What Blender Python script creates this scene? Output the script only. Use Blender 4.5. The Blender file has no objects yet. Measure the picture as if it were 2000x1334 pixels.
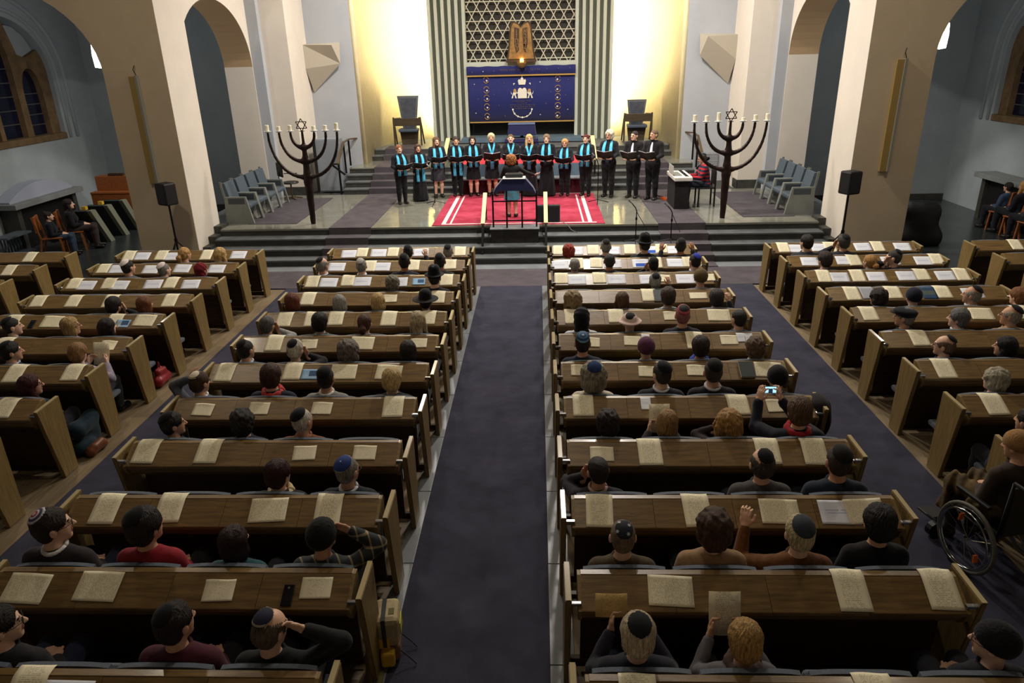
import bpy, bmesh, math, random
import numpy as np
from mathutils import Matrix, Vector
random.seed(7); RNG = np.random.RandomState(11)
SC = bpy.context.scene
COL = SC.collection

# ------------------------------------------------------------------ camera
cd = bpy.data.cameras.new('camera'); cam = bpy.data.objects.new('camera', cd); COL.objects.link(cam)
cd.sensor_fit = 'HORIZONTAL'; cd.sensor_width = 36.0; cd.lens = 1394.017*36.0/2000.0
cd.clip_start = 0.05; cd.clip_end = 200
CR_ = (0.99923631, 0.03267206, -0.02143221); CD_ = (-0.00768721, -0.37340617, -0.92763610); CF_ = (-0.03831070, 0.92709243, -0.37286985)
cam.matrix_world = Matrix(((CR_[0], -CD_[0], -CF_[0], 0.0), (CR_[1], -CD_[1], -CF_[1], 0.0), (CR_[2], -CD_[2], -CF_[2], 4.10), (0, 0, 0, 1)))
SC.camera = cam
SC.view_settings.view_transform = 'Standard'; SC.view_settings.look = 'None'
SC.view_settings.gamma = 1.0; SC.view_settings.use_curve_mapping = False
SC.view_settings.exposure = 0.0
SC.render.engine  # left to the renderer

# ------------------------------------------------------------------ world: night outside, hardly any light
w = bpy.data.worlds.new('world'); SC.world = w; w.use_nodes = True
w.node_tree.nodes['Background'].inputs[0].default_value = (0.02, 0.03, 0.06, 1)
w.node_tree.nodes['Background'].inputs[1].default_value = 0.3

# ------------------------------------------------------------------ lamps on the ceiling
def area(name, loc, size, power, col, target=None, shape='DISK', sy=None, spread=180):
    l = bpy.data.lights.new(name, 'AREA'); l.shape = shape; l.size = size
    if sy: l.size_y = sy
    l.energy = power; l.color = col; l.spread = math.radians(spread)
    o = bpy.data.objects.new(name, l); COL.objects.link(o); o.location = loc
    d = Vector(target)-Vector(loc) if target else Vector((0, 0, -1))
    o.rotation_euler = d.to_track_quat('-Z', 'Y').to_euler()
    return o
def spot(name, loc, target, power, col, ang, blend=.5, size=.15):
    l = bpy.data.lights.new(name, 'SPOT'); l.energy = power; l.color = col; l.spot_size = math.radians(ang); l.spot_blend = blend; l.shadow_soft_size = size
    o = bpy.data.objects.new(name, l); COL.objects.link(o); o.location = loc
    o.rotation_euler = (Vector(target)-Vector(loc)).to_track_quat('-Z', 'Y').to_euler()
    return o
def point(name, loc, power, col, r=.15):
    l = bpy.data.lights.new(name, 'POINT'); l.energy = power; l.color = col; l.shadow_soft_size = r
    o = bpy.data.objects.new(name, l); COL.objects.link(o); o.location = loc
    return o
WARM = (1.0, 0.86, 0.66); NEUT = (1.0, 0.93, 0.84); COOL = (0.9, 0.95, 1.0)
XC = -0.52
NAVE_LAMPS = [(1.1, 14.1, 8.1), (-2.9, 18.2, 8.1), (1.9, 18.2, 8.1)]
for p, w_ in zip(NAVE_LAMPS, (540, 480, 480)): area('ceiling_lamp_light', p, .6, w_, NEUT)
BACK_LAMPS = [(-7.0, 10.2, 8.1), (XC, 5.5, 8.1), (6.0, 10.2, 8.1)]
for p, w_ in zip(BACK_LAMPS, (125, 62, 125)): area('ceiling_lamp_light', p, .6, w_, WARM)
STAGE_LAMPS = [(XC, 12.2, 8.1)]
for p in STAGE_LAMPS: spot('choir_spot', (p[0], p[1], p[2]-.05), (XC, 18.9, 1.6), 700, NEUT, 44, .6, .2)

# ------------------------------------------------------------------ materials
def lin(c):
    c = [v/255.0 for v in c]
    return tuple(v/12.92 if v <= .04045 else ((v+.055)/1.055)**2.4 for v in c)
MATS = {}
def mat(name, col, rough=.6, metal=0.0, spec=.4, coat=0.0, noise=None, bump=None, emit=None, col2=None, sheen=0, trans=0, alpha=1, rnd=True):
    """noise=(scale, amount, (sx,sy,sz)); bump=(scale, strength, (sx,sy,sz)); colours in 0-255 sRGB"""
    if name in MATS: return MATS[name]
    m = bpy.data.materials.new(name); m.use_nodes = True; nt = m.node_tree; N = nt.nodes; L = nt.links
    b = N['Principled BSDF']; c = lin(col)
    b.inputs['Base Color'].default_value = (*c, 1); b.inputs['Roughness'].default_value = rough
    b.inputs['Metallic'].default_value = metal; b.inputs['Specular IOR Level'].default_value = spec
    b.inputs['Coat Weight'].default_value = coat; b.inputs['Coat Roughness'].default_value = .15
    b.inputs['Sheen Weight'].default_value = sheen; b.inputs['Transmission Weight'].default_value = trans
    b.inputs['Alpha'].default_value = alpha
    m.diffuse_color = (*c, 1)
    if emit:
        b.inputs['Emission Color'].default_value = (*lin(emit[0]), 1); b.inputs['Emission Strength'].default_value = emit[1]
    def coords(st):
        t = N.new('ShaderNodeTexCoord'); mp = N.new('ShaderNodeMapping'); mp.inputs['Scale'].default_value = st
        L.new(t.outputs['Object'], mp.inputs['Vector'])
        if rnd:
            oi = N.new('ShaderNodeObjectInfo'); ml = N.new('ShaderNodeMath'); ml.operation = 'MULTIPLY'; ml.inputs[1].default_value = 37.0
            L.new(oi.outputs['Random'], ml.inputs[0]); L.new(ml.outputs[0], mp.inputs['Location'])
        return mp.outputs[0]
    if noise:
        t = N.new('ShaderNodeTexNoise'); t.inputs['Scale'].default_value = noise[0]; t.inputs['Detail'].default_value = 5; t.inputs['Roughness'].default_value = .6
        L.new(coords(noise[2] if len(noise) > 2 else (1, 1, 1)), t.inputs['Vector'])
        r = N.new('ShaderNodeValToRGB'); a = noise[1]
        r.color_ramp.elements[0].position = .32; r.color_ramp.elements[1].position = .68
        r.color_ramp.elements[0].color = (*[v*(1-a) for v in c], 1)
        r.color_ramp.elements[1].color = (*(lin(col2) if col2 else [min(1, v*(1+a)) for v in c]), 1)
        L.new(t.outputs['Fac'], r.inputs['Fac']); L.new(r.outputs['Color'], b.inputs['Base Color'])
    if bump:
        t2 = N.new('ShaderNodeTexNoise'); t2.inputs['Scale'].default_value = bump[0]; t2.inputs['Detail'].default_value = 4
        L.new(coords(bump[2] if len(bump) > 2 else (1, 1, 1)), t2.inputs['Vector'])
        bp = N.new('ShaderNodeBump'); bp.inputs['Strength'].default_value = bump[1]; bp.inputs['Distance'].default_value = .01
        L.new(t2.outputs['Fac'], bp.inputs['Height']); L.new(bp.outputs['Normal'], b.inputs['Normal'])
    MATS[name] = m
    return m

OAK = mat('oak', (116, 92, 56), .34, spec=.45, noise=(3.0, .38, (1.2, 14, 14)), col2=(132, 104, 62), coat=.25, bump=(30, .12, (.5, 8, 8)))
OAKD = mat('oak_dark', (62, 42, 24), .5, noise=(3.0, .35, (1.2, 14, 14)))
OAKP = mat('oak_panel', (128, 106, 64), .45, spec=.4, noise=(3.0, .25, (14, 14, 1.2)), bump=(24, .1, (8, 8, .5)))
WOODF = mat('pew_floorboards', (120, 104, 80), .5, noise=(4, .25, (10, .8, 1)))
SEAT = mat('grey_blue_upholstery', (84, 94, 108), .8, noise=(60, .12), sheen=.2)
CARPET = mat('aisle_carpet', (60, 60, 74), .95, spec=.1, noise=(3.0, .2), bump=(220, .5))
CARPET2 = mat('stage_runner_carpet', (82, 77, 82), .95, spec=.1, noise=(3.0, .18), bump=(220, .5))
CARPETG = mat('chair_carpet', (78, 74, 80), .95, spec=.1, noise=(4.0, .15), bump=(220, .5))
STONE = mat('grey_stone', (118, 122, 126), .35, spec=.5, noise=(2.2, .16), bump=(14, .05))
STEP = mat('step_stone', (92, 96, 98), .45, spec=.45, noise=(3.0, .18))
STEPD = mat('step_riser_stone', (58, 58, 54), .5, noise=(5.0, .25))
STAGEF = mat('polished_stage_stone', (122, 122, 112), .1, spec=.6, noise=(2.5, .12))
DARKF = mat('dark_slate_floor', (48, 54, 54), .25, spec=.5, noise=(1.4, .3), bump=(5, .08))
PLASTER = mat('white_plaster', (214, 206, 194), .9, spec=.15, noise=(2.0, .03), bump=(40, .06))
PLDIM = mat('dim_lit_plaster', (190, 174, 150), .9, spec=.15, noise=(2.0, .05), bump=(40, .06))  # darker copy of the wall plaster, dim warm light put into its colour
PLGREY = mat('grey_blue_plaster', (170, 174, 180), .9, spec=.15, noise=(1.5, .05), bump=(30, .06))
PLSIDE = mat('side_room_plaster', (150, 158, 162), .9, spec=.15, noise=(1.2, .07), bump=(20, .08))
REVEAL = mat('arch_reveal_brown', (176, 150, 116), .9, spec=.1, noise=(1.5, .04))  # browner tone for the arch soffit above the springing line
NICHE = mat('pale_gold_tile', (226, 214, 172), .42, spec=.4, noise=(7, .1, (3, 3, .6)), bump=(60, .25, (1, 1, .3)))
SLAT = mat('pale_grey_slat', (186, 192, 180), .6, noise=(1, .04))
SLATB = mat('slat_backing', (106, 110, 96), .8)
BLACK = mat('matt_black', (16, 16, 17), .55)
BLACKM = mat('black_metal', (22, 20, 20), .4, metal=.4)
BRONZE = mat('dark_bronze', (40, 34, 32), .42, metal=.5, noise=(5, .5), col2=(52, 34, 30))
BRASS = mat('bronze_rail', (120, 104, 78), .35, metal=.8)
GOLDW = mat('pale_wood_rail', (226, 208, 150), .4)
CHROME = mat('chrome', (190, 194, 198), .15, metal=1.0)
PAPC = mat('cream_paper_plain', (226, 220, 190), .85, spec=.1)
PAPW = mat('white_paper_plain', (228, 230, 236), .85, spec=.1)
NAVY = mat('navy_velvet', (17, 26, 96), .8, sheen=.35, noise=(30, .12))
NAVYD = mat('navy_cloth', (20, 26, 74), .75, sheen=.2, noise=(20, .15))
GOLD = mat('gold_thread', (186, 150, 84), .5, metal=.3)
WHITE_E = mat('white_embroidery', (226, 222, 206), .7)
WAX = mat('candle_wax', (232, 224, 200), .5)
GLASSD = mat('drip_glass', (214, 222, 224), .12, spec=.7)
ORANGEW = mat('orange_pine', (140, 80, 38), .45, noise=(3, .25, (10, 1, 10)))
SANDST = mat('sandstone', (106, 85, 58), .85, noise=(4, .3), bump=(12, .2))
NIGHT = mat('night_glass', (14, 18, 40), .12, spec=.6, noise=(6, .4))
LEAD = mat('lead_bar', (74, 74, 72), .5)
MAROON = mat('maroon_carpet', (70, 24, 34), .95, spec=.1, noise=(8, .2))
REDC = mat('red_carpet', (196, 58, 70), .95, spec=.1, noise=(3.0, .1), bump=(200, .4))
BLUEG = mat('blue_grey_panel', (86, 106, 122), .6, noise=(4, .1))

# ------------------------------------------------------------------ mesh helpers
def link(o, parent=None):
    COL.objects.link(o)
    if parent is not None: o.parent = parent
    return o
def mobj(name, V, Fc, m, parent=None, smooth=False, loc=None):
    me = bpy.data.meshes.new(name); me.from_pydata([tuple(map(float, v)) for v in V], [], [tuple(int(i) for i in f) for f in Fc]); me.update()
    if smooth: me.polygons.foreach_set('use_smooth', [True]*len(me.polygons))
    if m is not None:
        for mm in (m if isinstance(m, (list, tuple)) else [m]): me.materials.append(mm)
    o = bpy.data.objects.new(name, me)
    if loc is not None: o.location = loc
    return link(o, parent)
def inst(name, me, parent=None, loc=(0, 0, 0), rot=(0, 0, 0), scale=None):
    o = bpy.data.objects.new(name, me); o.location = loc; o.rotation_euler = rot
    if scale is not None: o.scale = scale
    return link(o, parent)
def empty(name, loc=(0, 0, 0), rz=0.0):
    o = bpy.data.objects.new(name, None); o.location = loc; o.rotation_euler = (0, 0, rz); o.empty_display_size = .2
    COL.objects.link(o); return o
def tag(o, label=None, cat=None, group=None, kind=None):
    if label: o['label'] = label
    if cat: o['category'] = cat
    if group: o['group'] = group
    if kind: o['kind'] = kind
    return o
class MB:
    def __init__(s): s.v = []; s.f = []
    def add(s, V, Fc):
        n = len(s.v); s.v += [tuple(v) for v in V]; s.f += [tuple(i+n for i in f) for f in Fc]; return s
    def box(s, x0, x1, y0, y1, z0, z1, b=0.0):
        if b <= 0:
            V = [(x0, y0, z0), (x1, y0, z0), (x1, y1, z0), (x0, y1, z0), (x0, y0, z1), (x1, y0, z1), (x1, y1, z1), (x0, y1, z1)]
            return s.add(V, [(3, 2, 1, 0), (4, 5, 6, 7), (0, 1, 5, 4), (1, 2, 6, 5), (2, 3, 7, 6), (3, 0, 4, 7)])
        bm = bmesh.new(); bmesh.ops.create_cube(bm, size=1)
        for v in bm.verts: v.co = Vector(((x0+x1)/2+v.co.x*(x1-x0), (y0+y1)/2+v.co.y*(y1-y0), (z0+z1)/2+v.co.z*(z1-z0)))
        b = min(b, .45*min(abs(x1-x0), abs(y1-y0), abs(z1-z0)))
        bmesh.ops.bevel(bm, geom=bm.edges[:], offset=b, segments=2, affect='EDGES', profile=.5)
        bm.verts.index_update(); V = [tuple(v.co) for v in bm.verts]; Fc = [[v.index for v in f.verts] for f in bm.faces]; bm.free()
        return s.add(V, Fc)
    def prism(s, poly, axis, a0, a1):
        """poly in the two other axes, in order; axis 'x': (y,z), 'y': (x,z), 'z': (x,y)"""
        n = len(poly)
        def p(q, a): return (a, q[0], q[1]) if axis == 'x' else ((q[0], a, q[1]) if axis == 'y' else (q[0], q[1], a))
        V = [p(q, a0) for q in poly]+[p(q, a1) for q in poly]
        Fc = [tuple(range(n-1, -1, -1)), tuple(range(n, 2*n))]+[(i, (i+1) % n, n+(i+1) % n, n+i) for i in range(n)]
        return s.add(V, Fc)
    def tube(s, pts, r, n=8, cap=True, flat=None):
        pts = [Vector(p) for p in pts]; m = len(pts); rr = r if isinstance(r, (list, tuple)) else [r]*m
        V = []; Fc = []; prev = None
        for i, p in enumerate(pts):
            t = (pts[min(i+1, m-1)]-pts[max(i-1, 0)]).normalized()
            if prev is None:
                u = t.orthogonal().normalized() if flat is None else (Vector(flat)-t*Vector(flat).dot(t)).normalized()
            else: u = (prev-t*prev.dot(t)).normalized()
            prev = u; v_ = t.cross(u)
            for k in range(n):
                a = 2*math.pi*k/n; V.append(p+(u*math.cos(a)+v_*math.sin(a))*rr[i])
        for i in range(m-1):
            for k in range(n): Fc.append((i*n+k, i*n+(k+1) % n, (i+1)*n+(k+1) % n, (i+1)*n+k))
        if cap: Fc += [tuple(range(n-1, -1, -1)), tuple((m-1)*n+k for k in range(n))]
        return s.add(V, Fc)
    def bar(s, a, b, w_, h, up=(0, 0, 1)):
        a = Vector(a); b = Vector(b); t = (b-a).normalized(); u = Vector(up); sd = t.cross(u)
        if sd.length < 1e-4: sd = t.cross(Vector((0, 1, 0)))
        sd.normalize(); u = sd.cross(t).normalized(); V = []
        for p in (a, b):
            for i, j in ((-1, -1), (1, -1), (1, 1), (-1, 1)): V.append(p+sd*(i*w_/2)+u*(j*h/2))
        return s.add(V, [(3, 2, 1, 0), (4, 5, 6, 7), (0, 1, 5, 4), (1, 2, 6, 5), (2, 3, 7, 6), (3, 0, 4, 7)])
    def lathe(s, prof, c=(0, 0, 0), n=20):
        V = []; Fc = []
        for r, z in prof:
            for k in range(n):
                a = 2*math.pi*k/n; V.append((c[0]+r*math.cos(a), c[1]+r*math.sin(a), c[2]+z))
        for i in range(len(prof)-1):
            for k in range(n): Fc.append((i*n+k, i*n+(k+1) % n, (i+1)*n+(k+1) % n, (i+1)*n+k))
        if prof[0][0] > 1e-5: Fc.append(tuple(range(n-1, -1, -1)))
        if prof[-1][0] > 1e-5: Fc.append(tuple((len(prof)-1)*n+k for k in range(n)))
        return s.add(V, Fc)
    def mesh(s, name, m, smooth=False):
        me = bpy.data.meshes.new(name); me.from_pydata([tuple(map(float, v)) for v in s.v], [], s.f); me.update()
        if smooth: me.polygons.foreach_set('use_smooth', [True]*len(me.polygons))
        if m is not None: me.materials.append(m)
        return me
    def obj(s, name, m, parent=None, smooth=False, loc=(0, 0, 0), rot=(0, 0, 0)):
        return inst(name, s.mesh(name, m, smooth), parent, loc, rot)
def B(name, x0, x1, y0, y1, z0, z1, m, parent=None, b=0.0):
    return MB().box(x0, x1, y0, y1, z0, z1, b).obj(name, m, parent)
def struct(o): o['kind'] = 'structure'; return o
ORD = ['zeroth', 'first', 'second', 'third', 'fourth', 'fifth', 'sixth', 'seventh', 'eighth', 'ninth', 'tenth', 'eleventh', 'twelfth', 'thirteenth']
# ================================================================== STRUCTURE
def mx(x): return 2*XC-x                       # mirror about the building's axis
TOP = 8.6
struct(B('floor', -13.3, 12.3, -4, 25.8, -.2, 0, DARKF))
struct(B('ceiling', -13.4, 12.4, -4.2, 26, TOP, TOP+.2, PLASTER))
struct(B('wall_left', -13.4, -13.2, -4, 14.75, 0, TOP, PLGREY)); struct(B('wall_right', 12.2, 12.4, -4, 14.75, 0, TOP, PLGREY))
struct(B('wall_back', -13.4, 12.4, -4.2, -4, 0, TOP, PLASTER))
# wooden floor under each block of pews, centre aisle stone kerbs, carpets
YC = 12.97
for i, (a, b) in enumerate([(-3.72, -1.25), (0.24, 2.72), (-7.75, -4.86), (4.0, 6.72), (-11.6, -8.62), (7.6, 10.6)]):
    f = struct(B('pew_floor', a, b, -.5, 12.9, 0, .014, None)); f.data.materials.append(WOODF)
for a, b in ((-1.25, -1.11), (.06, .24)):
    k = struct(empty('trim_1')); k.name = 'kerb_trim'
    y = -.5
    while y < YC-.05:
        B('kerb_stone', a, b, y+.004, min(y+1.1, YC)-.004, .0, .022, STONE, k, .004); y += 1.1
def flat(name, poly, z0, z1, m):
    return MB().prism(poly, 'z', z0, z1).obj(name, m)
def rect(x0, x1, y0, y1): return [(x0, y0), (x1, y0), (x1, y1), (x0, y1)]
tag(flat('aisle_carpet', rect(-1.11, .06, -.5, YC), 0, .016, CARPET), 'dark grey carpet runner down the centre aisle between the pews', 'carpet')
tag(flat('aisle_carpet', rect(-4.86, -3.72, -.5, YC), 0, .016, CARPET), 'dark grey carpet in the aisle left of the middle pews', 'carpet')
tag(flat('aisle_carpet', rect(2.72, 4.0, -.5, YC), 0, .016, CARPET), 'dark grey carpet in the aisle right of the middle pews', 'carpet')
tag(flat('cross_carpet', rect(-7.6, 6.6, YC+.01, 14.14), 0, .016, CARPET2), 'dark purple carpet across the nave below the stage steps', 'carpet')
struct(B('kerb_trim', -7.6, 6.6, 14.15, 14.52, 0, .016, STONE))
# stage: four steps up, polished floor, four steps to a landing, two more to the ark platform
st = struct(empty('stage_steps'))
SY = [14.53, 14.86, 15.20, 15.55]
XL, XR = -7.12, mx(-7.12)
for k, y in enumerate(SY[:3]):
    B('tread', XL, XR, y-.012, SY[k+1]+.02, .15*(k+1)-.035, .15*(k+1), STEP, st, .004)
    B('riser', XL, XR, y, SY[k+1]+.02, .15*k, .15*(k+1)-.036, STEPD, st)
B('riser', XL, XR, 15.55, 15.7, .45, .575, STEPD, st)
sf = struct(empty('stage_floor'))
xs = np.linspace(XL, XR, 9)
for i in range(8):
    for j, (y0, y1) in enumerate(((15.538, 16.75), (16.75, 18.1), (18.1, 19.69))):
        B('floor_slab', xs[i]+.002, xs[i+1]-.002, y0+.002, y1-.002, .56, .6, STAGEF, sf)
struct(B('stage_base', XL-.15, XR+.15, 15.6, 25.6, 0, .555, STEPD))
for s in (0, 1):
    f = (lambda x: x) if s == 0 else mx
    for k in range(4):   # stepped stone skirting along the pillars
        y0 = SY[k]+.06; y1 = SY[k+1]+.08 if k < 3 else 16.0
        x0, x1 = sorted((f(-7.29), f(-7.12))); struct(B('baseboard_left' if s == 0 else 'baseboard_right', x0, x1, y0, y1, 0, .15*(k+1)+.06, STEPD))
    x0, x1 = sorted((f(-8.0), f(-7.12))); struct(B('stage_wing', x0, x1, 15.96, 19.6, .1, .599, STEP))
# steps behind the choir
bs = struct(empty('landing_steps'))
BY = [19.68, 19.95, 20.24, 20.55]; BX = (-5.37, mx(-5.37))
for k, y in enumerate(BY):
    y2 = BY[k+1] if k < 3 else 21.97
    B('tread', BX[0], BX[1], y-.012, y2+.02, .6+.15*(k+1)-.035, .6+.15*(k+1), STEP if k < 3 else STAGEF, bs, .004)
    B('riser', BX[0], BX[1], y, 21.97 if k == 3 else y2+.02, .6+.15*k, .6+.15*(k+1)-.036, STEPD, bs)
us = struct(empty('ark_steps'))
for k, (y, x) in enumerate(((21.95, -5.06), (22.26, -4.97))):
    B('tread', x, mx(x), y-.012, 22.3 if k == 0 else 25.5, 1.2+.15*(k+1)-.035, 1.2+.15*(k+1), STEP, us, .004)
    B('riser', x, mx(x), y, 22.3 if k == 0 else 25.5, 1.2+.15*k, 1.2+.15*(k+1)-.036, STEPD, us)
B('tread', -2.45, mx(-2.45), 23.55, 24.9, 1.5, 1.62, BLUEG, us, .004)
# carpets on the stage
def strip_on_steps(name, x0, x1, prof, m, th=.012):
    """carpet that follows a stepped profile of (y, z) points"""
    V = []; Fc = []
    for (y, z) in prof: V += [(x0, y, z), (x1, y, z)]
    n = len(prof)
    for i in range(n-1): Fc.append((2*i, 2*i+1, 2*i+3, 2*i+2))
    o = mobj(name, V, Fc, m); md = o.modifiers.new('solid', 'SOLIDIFY'); md.thickness = th; md.offset = 0
    return o
e = .008
prof = [(14.14, .024)]
for k, y in enumerate(SY): prof += [(y-.012-e, .15*k+e+.016*(k == 0)), (y-.012-e, .15*(k+1)+e)]
prof.append((19.655, .6+e))
for k, y in enumerate(BY): prof += [(y-.012-e, .6+.15*k+e), (y-.012-e, .6+.15*(k+1)+e)]
prof += [(21.92, 1.2+e), (21.93, 1.35+e), (22.24, 1.35+e), (22.24, 1.5+e), (23.1, 1.5+e)]
tag(strip_on_steps('stair_runner', -4.66, -3.72, prof, CARPET2), 'dark purple runner carpet climbing the steps on the left', 'carpet')
tag(strip_on_steps('stair_runner', 2.62, 3.64, prof, CARPET2), 'dark purple runner carpet climbing the steps beneath the keyboard', 'carpet')
tag(flat('chair_carpet', rect(-6.68, -5.55, 16.04, 19.2), .6, .612, CARPETG), 'grey carpet in front of the left row of armchairs', 'carpet')
tag(flat('chair_carpet', rect(4.6, 5.75, 16.1, 19.2), .6, .612, CARPETG), 'grey carpet in front of the right row of armchairs', 'carpet')
RUGR = mat('red_rug', (150, 42, 62), .95, spec=.1, noise=(2.5, .14), col2=(170, 66, 86), bump=(200, .4))
RUGW = mat('rug_white_stripe', (226, 196, 196), .95, spec=.1)
rug = MB().box(-2.37, 1.47, 15.62, 19.3, .6, .613).obj('red_rug', RUGR); tag(rug, 'red rug with white border stripes under the choir and conductor', 'rug')
for x0, x1 in ((-2.17, -2.08), (-1.99, -1.95)):
    B('stripe', x0, x1, 15.74, 19.1, .612, .6145, RUGW, rug); B('stripe', mx(x1)+.07, mx(x0)+.07, 15.74, 19.1, .612, .6145, RUGW, rug)
B('stripe', -2.17, 1.29, 15.7, 15.765, .612, .6147, RUGW, rug)

# ---------------- wall between nave and side rooms (camera-facing, with a round arch)
def arch_pts(c, a, z0, b, n=28, rev=False):
    P_ = [(c+a*math.cos(t), z0+b*math.sin(t)) for t in np.linspace(0, math.pi, n)]
    return P_[::-1] if rev else P_
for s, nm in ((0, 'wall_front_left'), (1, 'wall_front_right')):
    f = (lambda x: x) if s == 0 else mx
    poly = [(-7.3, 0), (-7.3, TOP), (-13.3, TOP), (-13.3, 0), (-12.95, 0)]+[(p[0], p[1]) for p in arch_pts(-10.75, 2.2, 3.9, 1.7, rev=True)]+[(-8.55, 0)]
    struct(MB().prism([(f(x), z) for x, z in poly], 'y', 14.75, 15.35).obj(nm, PLDIM))
    # the white pilaster side facing the stage
    x0, x1 = sorted((f(-7.75), f(-7.295))); struct(B('pilaster_left' if s == 0 else 'pilaster_right', x0, x1, 14.752, 15.95, 0, TOP, PLASTER))
    # arch wall along the stage
    poly = [(15.36, 0), (15.36, TOP), (21.6, TOP), (21.6, 0), (19.5, 0), (19.5, 3.95)]+arch_pts(17.55, 1.95, 3.95, 1.47)[1:-1]+[(15.6, 3.95), (15.6, 0)]
    o = struct(MB().prism(poly, 'x', f(-7.34), f(-8.08)).obj('wall_stage_left' if s == 0 else 'wall_stage_right', PLASTER))
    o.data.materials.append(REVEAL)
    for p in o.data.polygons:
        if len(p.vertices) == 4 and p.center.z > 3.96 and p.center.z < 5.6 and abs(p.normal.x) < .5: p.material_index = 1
    def bx(name, xa, xb, *r, **k):
        a, b = sorted((f(xa), f(xb))); return B(name, a, b, *r, **k)
    side = 'left' if s == 0 else 'right'
    struct(bx('trim_'+('1' if s == 0 else '2'), -7.5, -7.06, 19.52, 21.9, .55, TOP, PLGREY))
    struct(bx('trim_'+('3' if s == 0 else '4'), -7.08, -6.42, 19.72, 21.9, .55, TOP, PLASTER))
    struct(bx('wall_apse_'+side, -6.44, -5.14, 21.32, 21.7, .55, TOP, PLGREY))
    struct(bx('baseboard_'+side, -7.06, -6.41, 19.685, 19.72, .6, .83, STEPD)); struct(bx('baseboard_'+side, -6.42, -6.385, 19.685, 20.1, .6, .83, STEPD))
    # curved niche wall clad in pale tiles
    pl = [(-5.14, 21.32), (-5.13, 21.9), (-5.08, 22.6), (-4.98, 23.25), (-4.8, 23.85), (-4.5, 24.4), (-4.05, 24.85), (-3.45, 25.12), (-2.8, 25.2)]
    V = []; Fc = []
    # smooth the plan with a spline
    P2 = []
    for i in range(len(pl)-1):
        p0 = pl[max(i-1, 0)]; p1 = pl[i]; p2 = pl[i+1]; p3 = pl[min(i+2, len(pl)-1)]
        for t in np.linspace(0, 1, 5)[:-1]:
            q = [.5*((2*p1[d])+(-p0[d]+p2[d])*t+(2*p0[d]-5*p1[d]+4*p2[d]-p3[d])*t*t+(-p0[d]+3*p1[d]-3*p2[d]+p3[d])*t**3) for d in (0, 1)]
            P2.append(q)
    P2.append(pl[-1])
    for i, (x, y) in enumerate(P2):
        V += [(f(x), y, 1.1), (f(x), y, TOP)]
    for i in range(len(P2)-1):
        q = (2*i, 2*i+2, 2*i+3, 2*i+1); Fc.append(q if s else q[::-1])
    o = struct(mobj('wall_niche_'+side, V, Fc, NICHE, smooth=True)); md = o.modifiers.new('solid', 'SOLIDIFY'); md.thickness = .12; md.offset = -1 if True else 1
    # side room shell
    struct(bx('wall_side_'+side, -12.2, -12.0, 15.3, 20.6, 0, 6.6, PLSIDE)) if False else None
    struct(bx('wall_room_back_'+side, -12.8, -8.06, 20.9, 21.1, 0, 6.6, PLSIDE))
    struct(bx('ceiling', -12.9, -8.06, 15.3, 21.1, 6.4, 6.6, PLSIDE))
    struct(bx('baseboard_'+side, -12.6, -8.1, 20.87, 20.9, 0, .16, STEPD))
    # side wall with arched window opening
    W0 = 1.05; hole = [(14.97+W0, 2.3), (14.97+W0, 3.9)]+[(p[0]+W0, p[1]) for p in arch_pts(16.65, 1.68, 3.9, 1.32, rev=True)[1:-1]]+[(18.33+W0, 3.9), (18.33+W0, 2.3)]
    x0, x1 = f(-12.6), f(-12.95)
    struct(MB().prism([(15.3, 0), (21.1, 0), (21.1, 2.3), (15.3, 2.3)], 'x', x0, x1).obj('wall_room_'+side, PLSIDE))
    top = [(15.3, 2.3), (15.3, 6.6), (21.1, 6.6), (21.1, 2.3)]+hole[::-1]
    struct(MB().prism(top, 'x', x0, x1).obj('wall_room_'+side, PLSIDE))
    # window: sandstone frame, mullions, panes with bars (built in its own space, then set into the opening)
    wn = struct(empty('window_'+('1' if s == 0 else '2'))); wn.location = (f(-.6)-f(0), W0, -.06)
    bx('window_sill', -11.97, -12.33, 14.97, 18.34, 2.34, 2.5, SANDST, wn, b=.02)
    def lancet(c, hw, zt, zs, n=7):
        """pointed light outline"""
        P_ = []
        for t in np.linspace(0, 1, n): P_.append((c-hw+hw*t*t*.9+hw*.1*t, zs+(zt-zs)*math.sin(t*math.pi/2)))
        return P_, [(2*c-y, z) for y, z in P_[::-1]]
    lights = [(15.72, .36, 4.75, 3.75), (16.63, .40, 4.95, 4.1), (17.62, .36, 4.1, 3.5)]
    # frame plate made of columns between lights
    jam = [(18.33, 2.5), (18.33, 3.9)]+[(p[0], p[1]) for p in arch_pts(16.65, 1.68, 3.9, 1.32)[1:10]]
    l3, r3 = lancet(*lights[2][:2], lights[2][2], lights[2][3])
    jamb = [(17.98, 2.5), (18.33, 2.5), (18.33, 3.9)]+[(16.65+1.68*math.cos(t), 3.9+1.32*math.sin(t)) for t in np.linspace(.05, .5, 8)]+[(17.62, 4.35), (17.62, 4.1)]+r3
    MB().prism(jamb, 'x', f(-12.12), f(-12.33)).obj('stone_jamb', SANDST, wn)
    mull = [(17.26, 2.5)]+l3+[(17.62, 4.35), (17.35, 4.42), (17.1, 5.15), (16.9, 5.2)]
    l2, r2 = lancet(16.63, .40, 4.95, 4.1)
    mull += [(16.63, 5.15), (16.63, 4.95)]+r2+[(17.03, 2.5)]
    MB().prism(mull[::-1], 'x', f(-12.12), f(-12.33)).obj('stone_mullion', SANDST, wn)
    l1, r1 = lancet(15.72, .36, 4.75, 3.75)
    m1 = [(16.08, 2.5), (16.23, 2.5)]+l2+[(16.63, 5.18), (16.2, 5.15), (15.72, 5.0), (15.72, 4.75)]+r1
    MB().prism(m1, 'x', f(-12.12), f(-12.33)).obj('stone_mullion', SANDST, wn)
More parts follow.
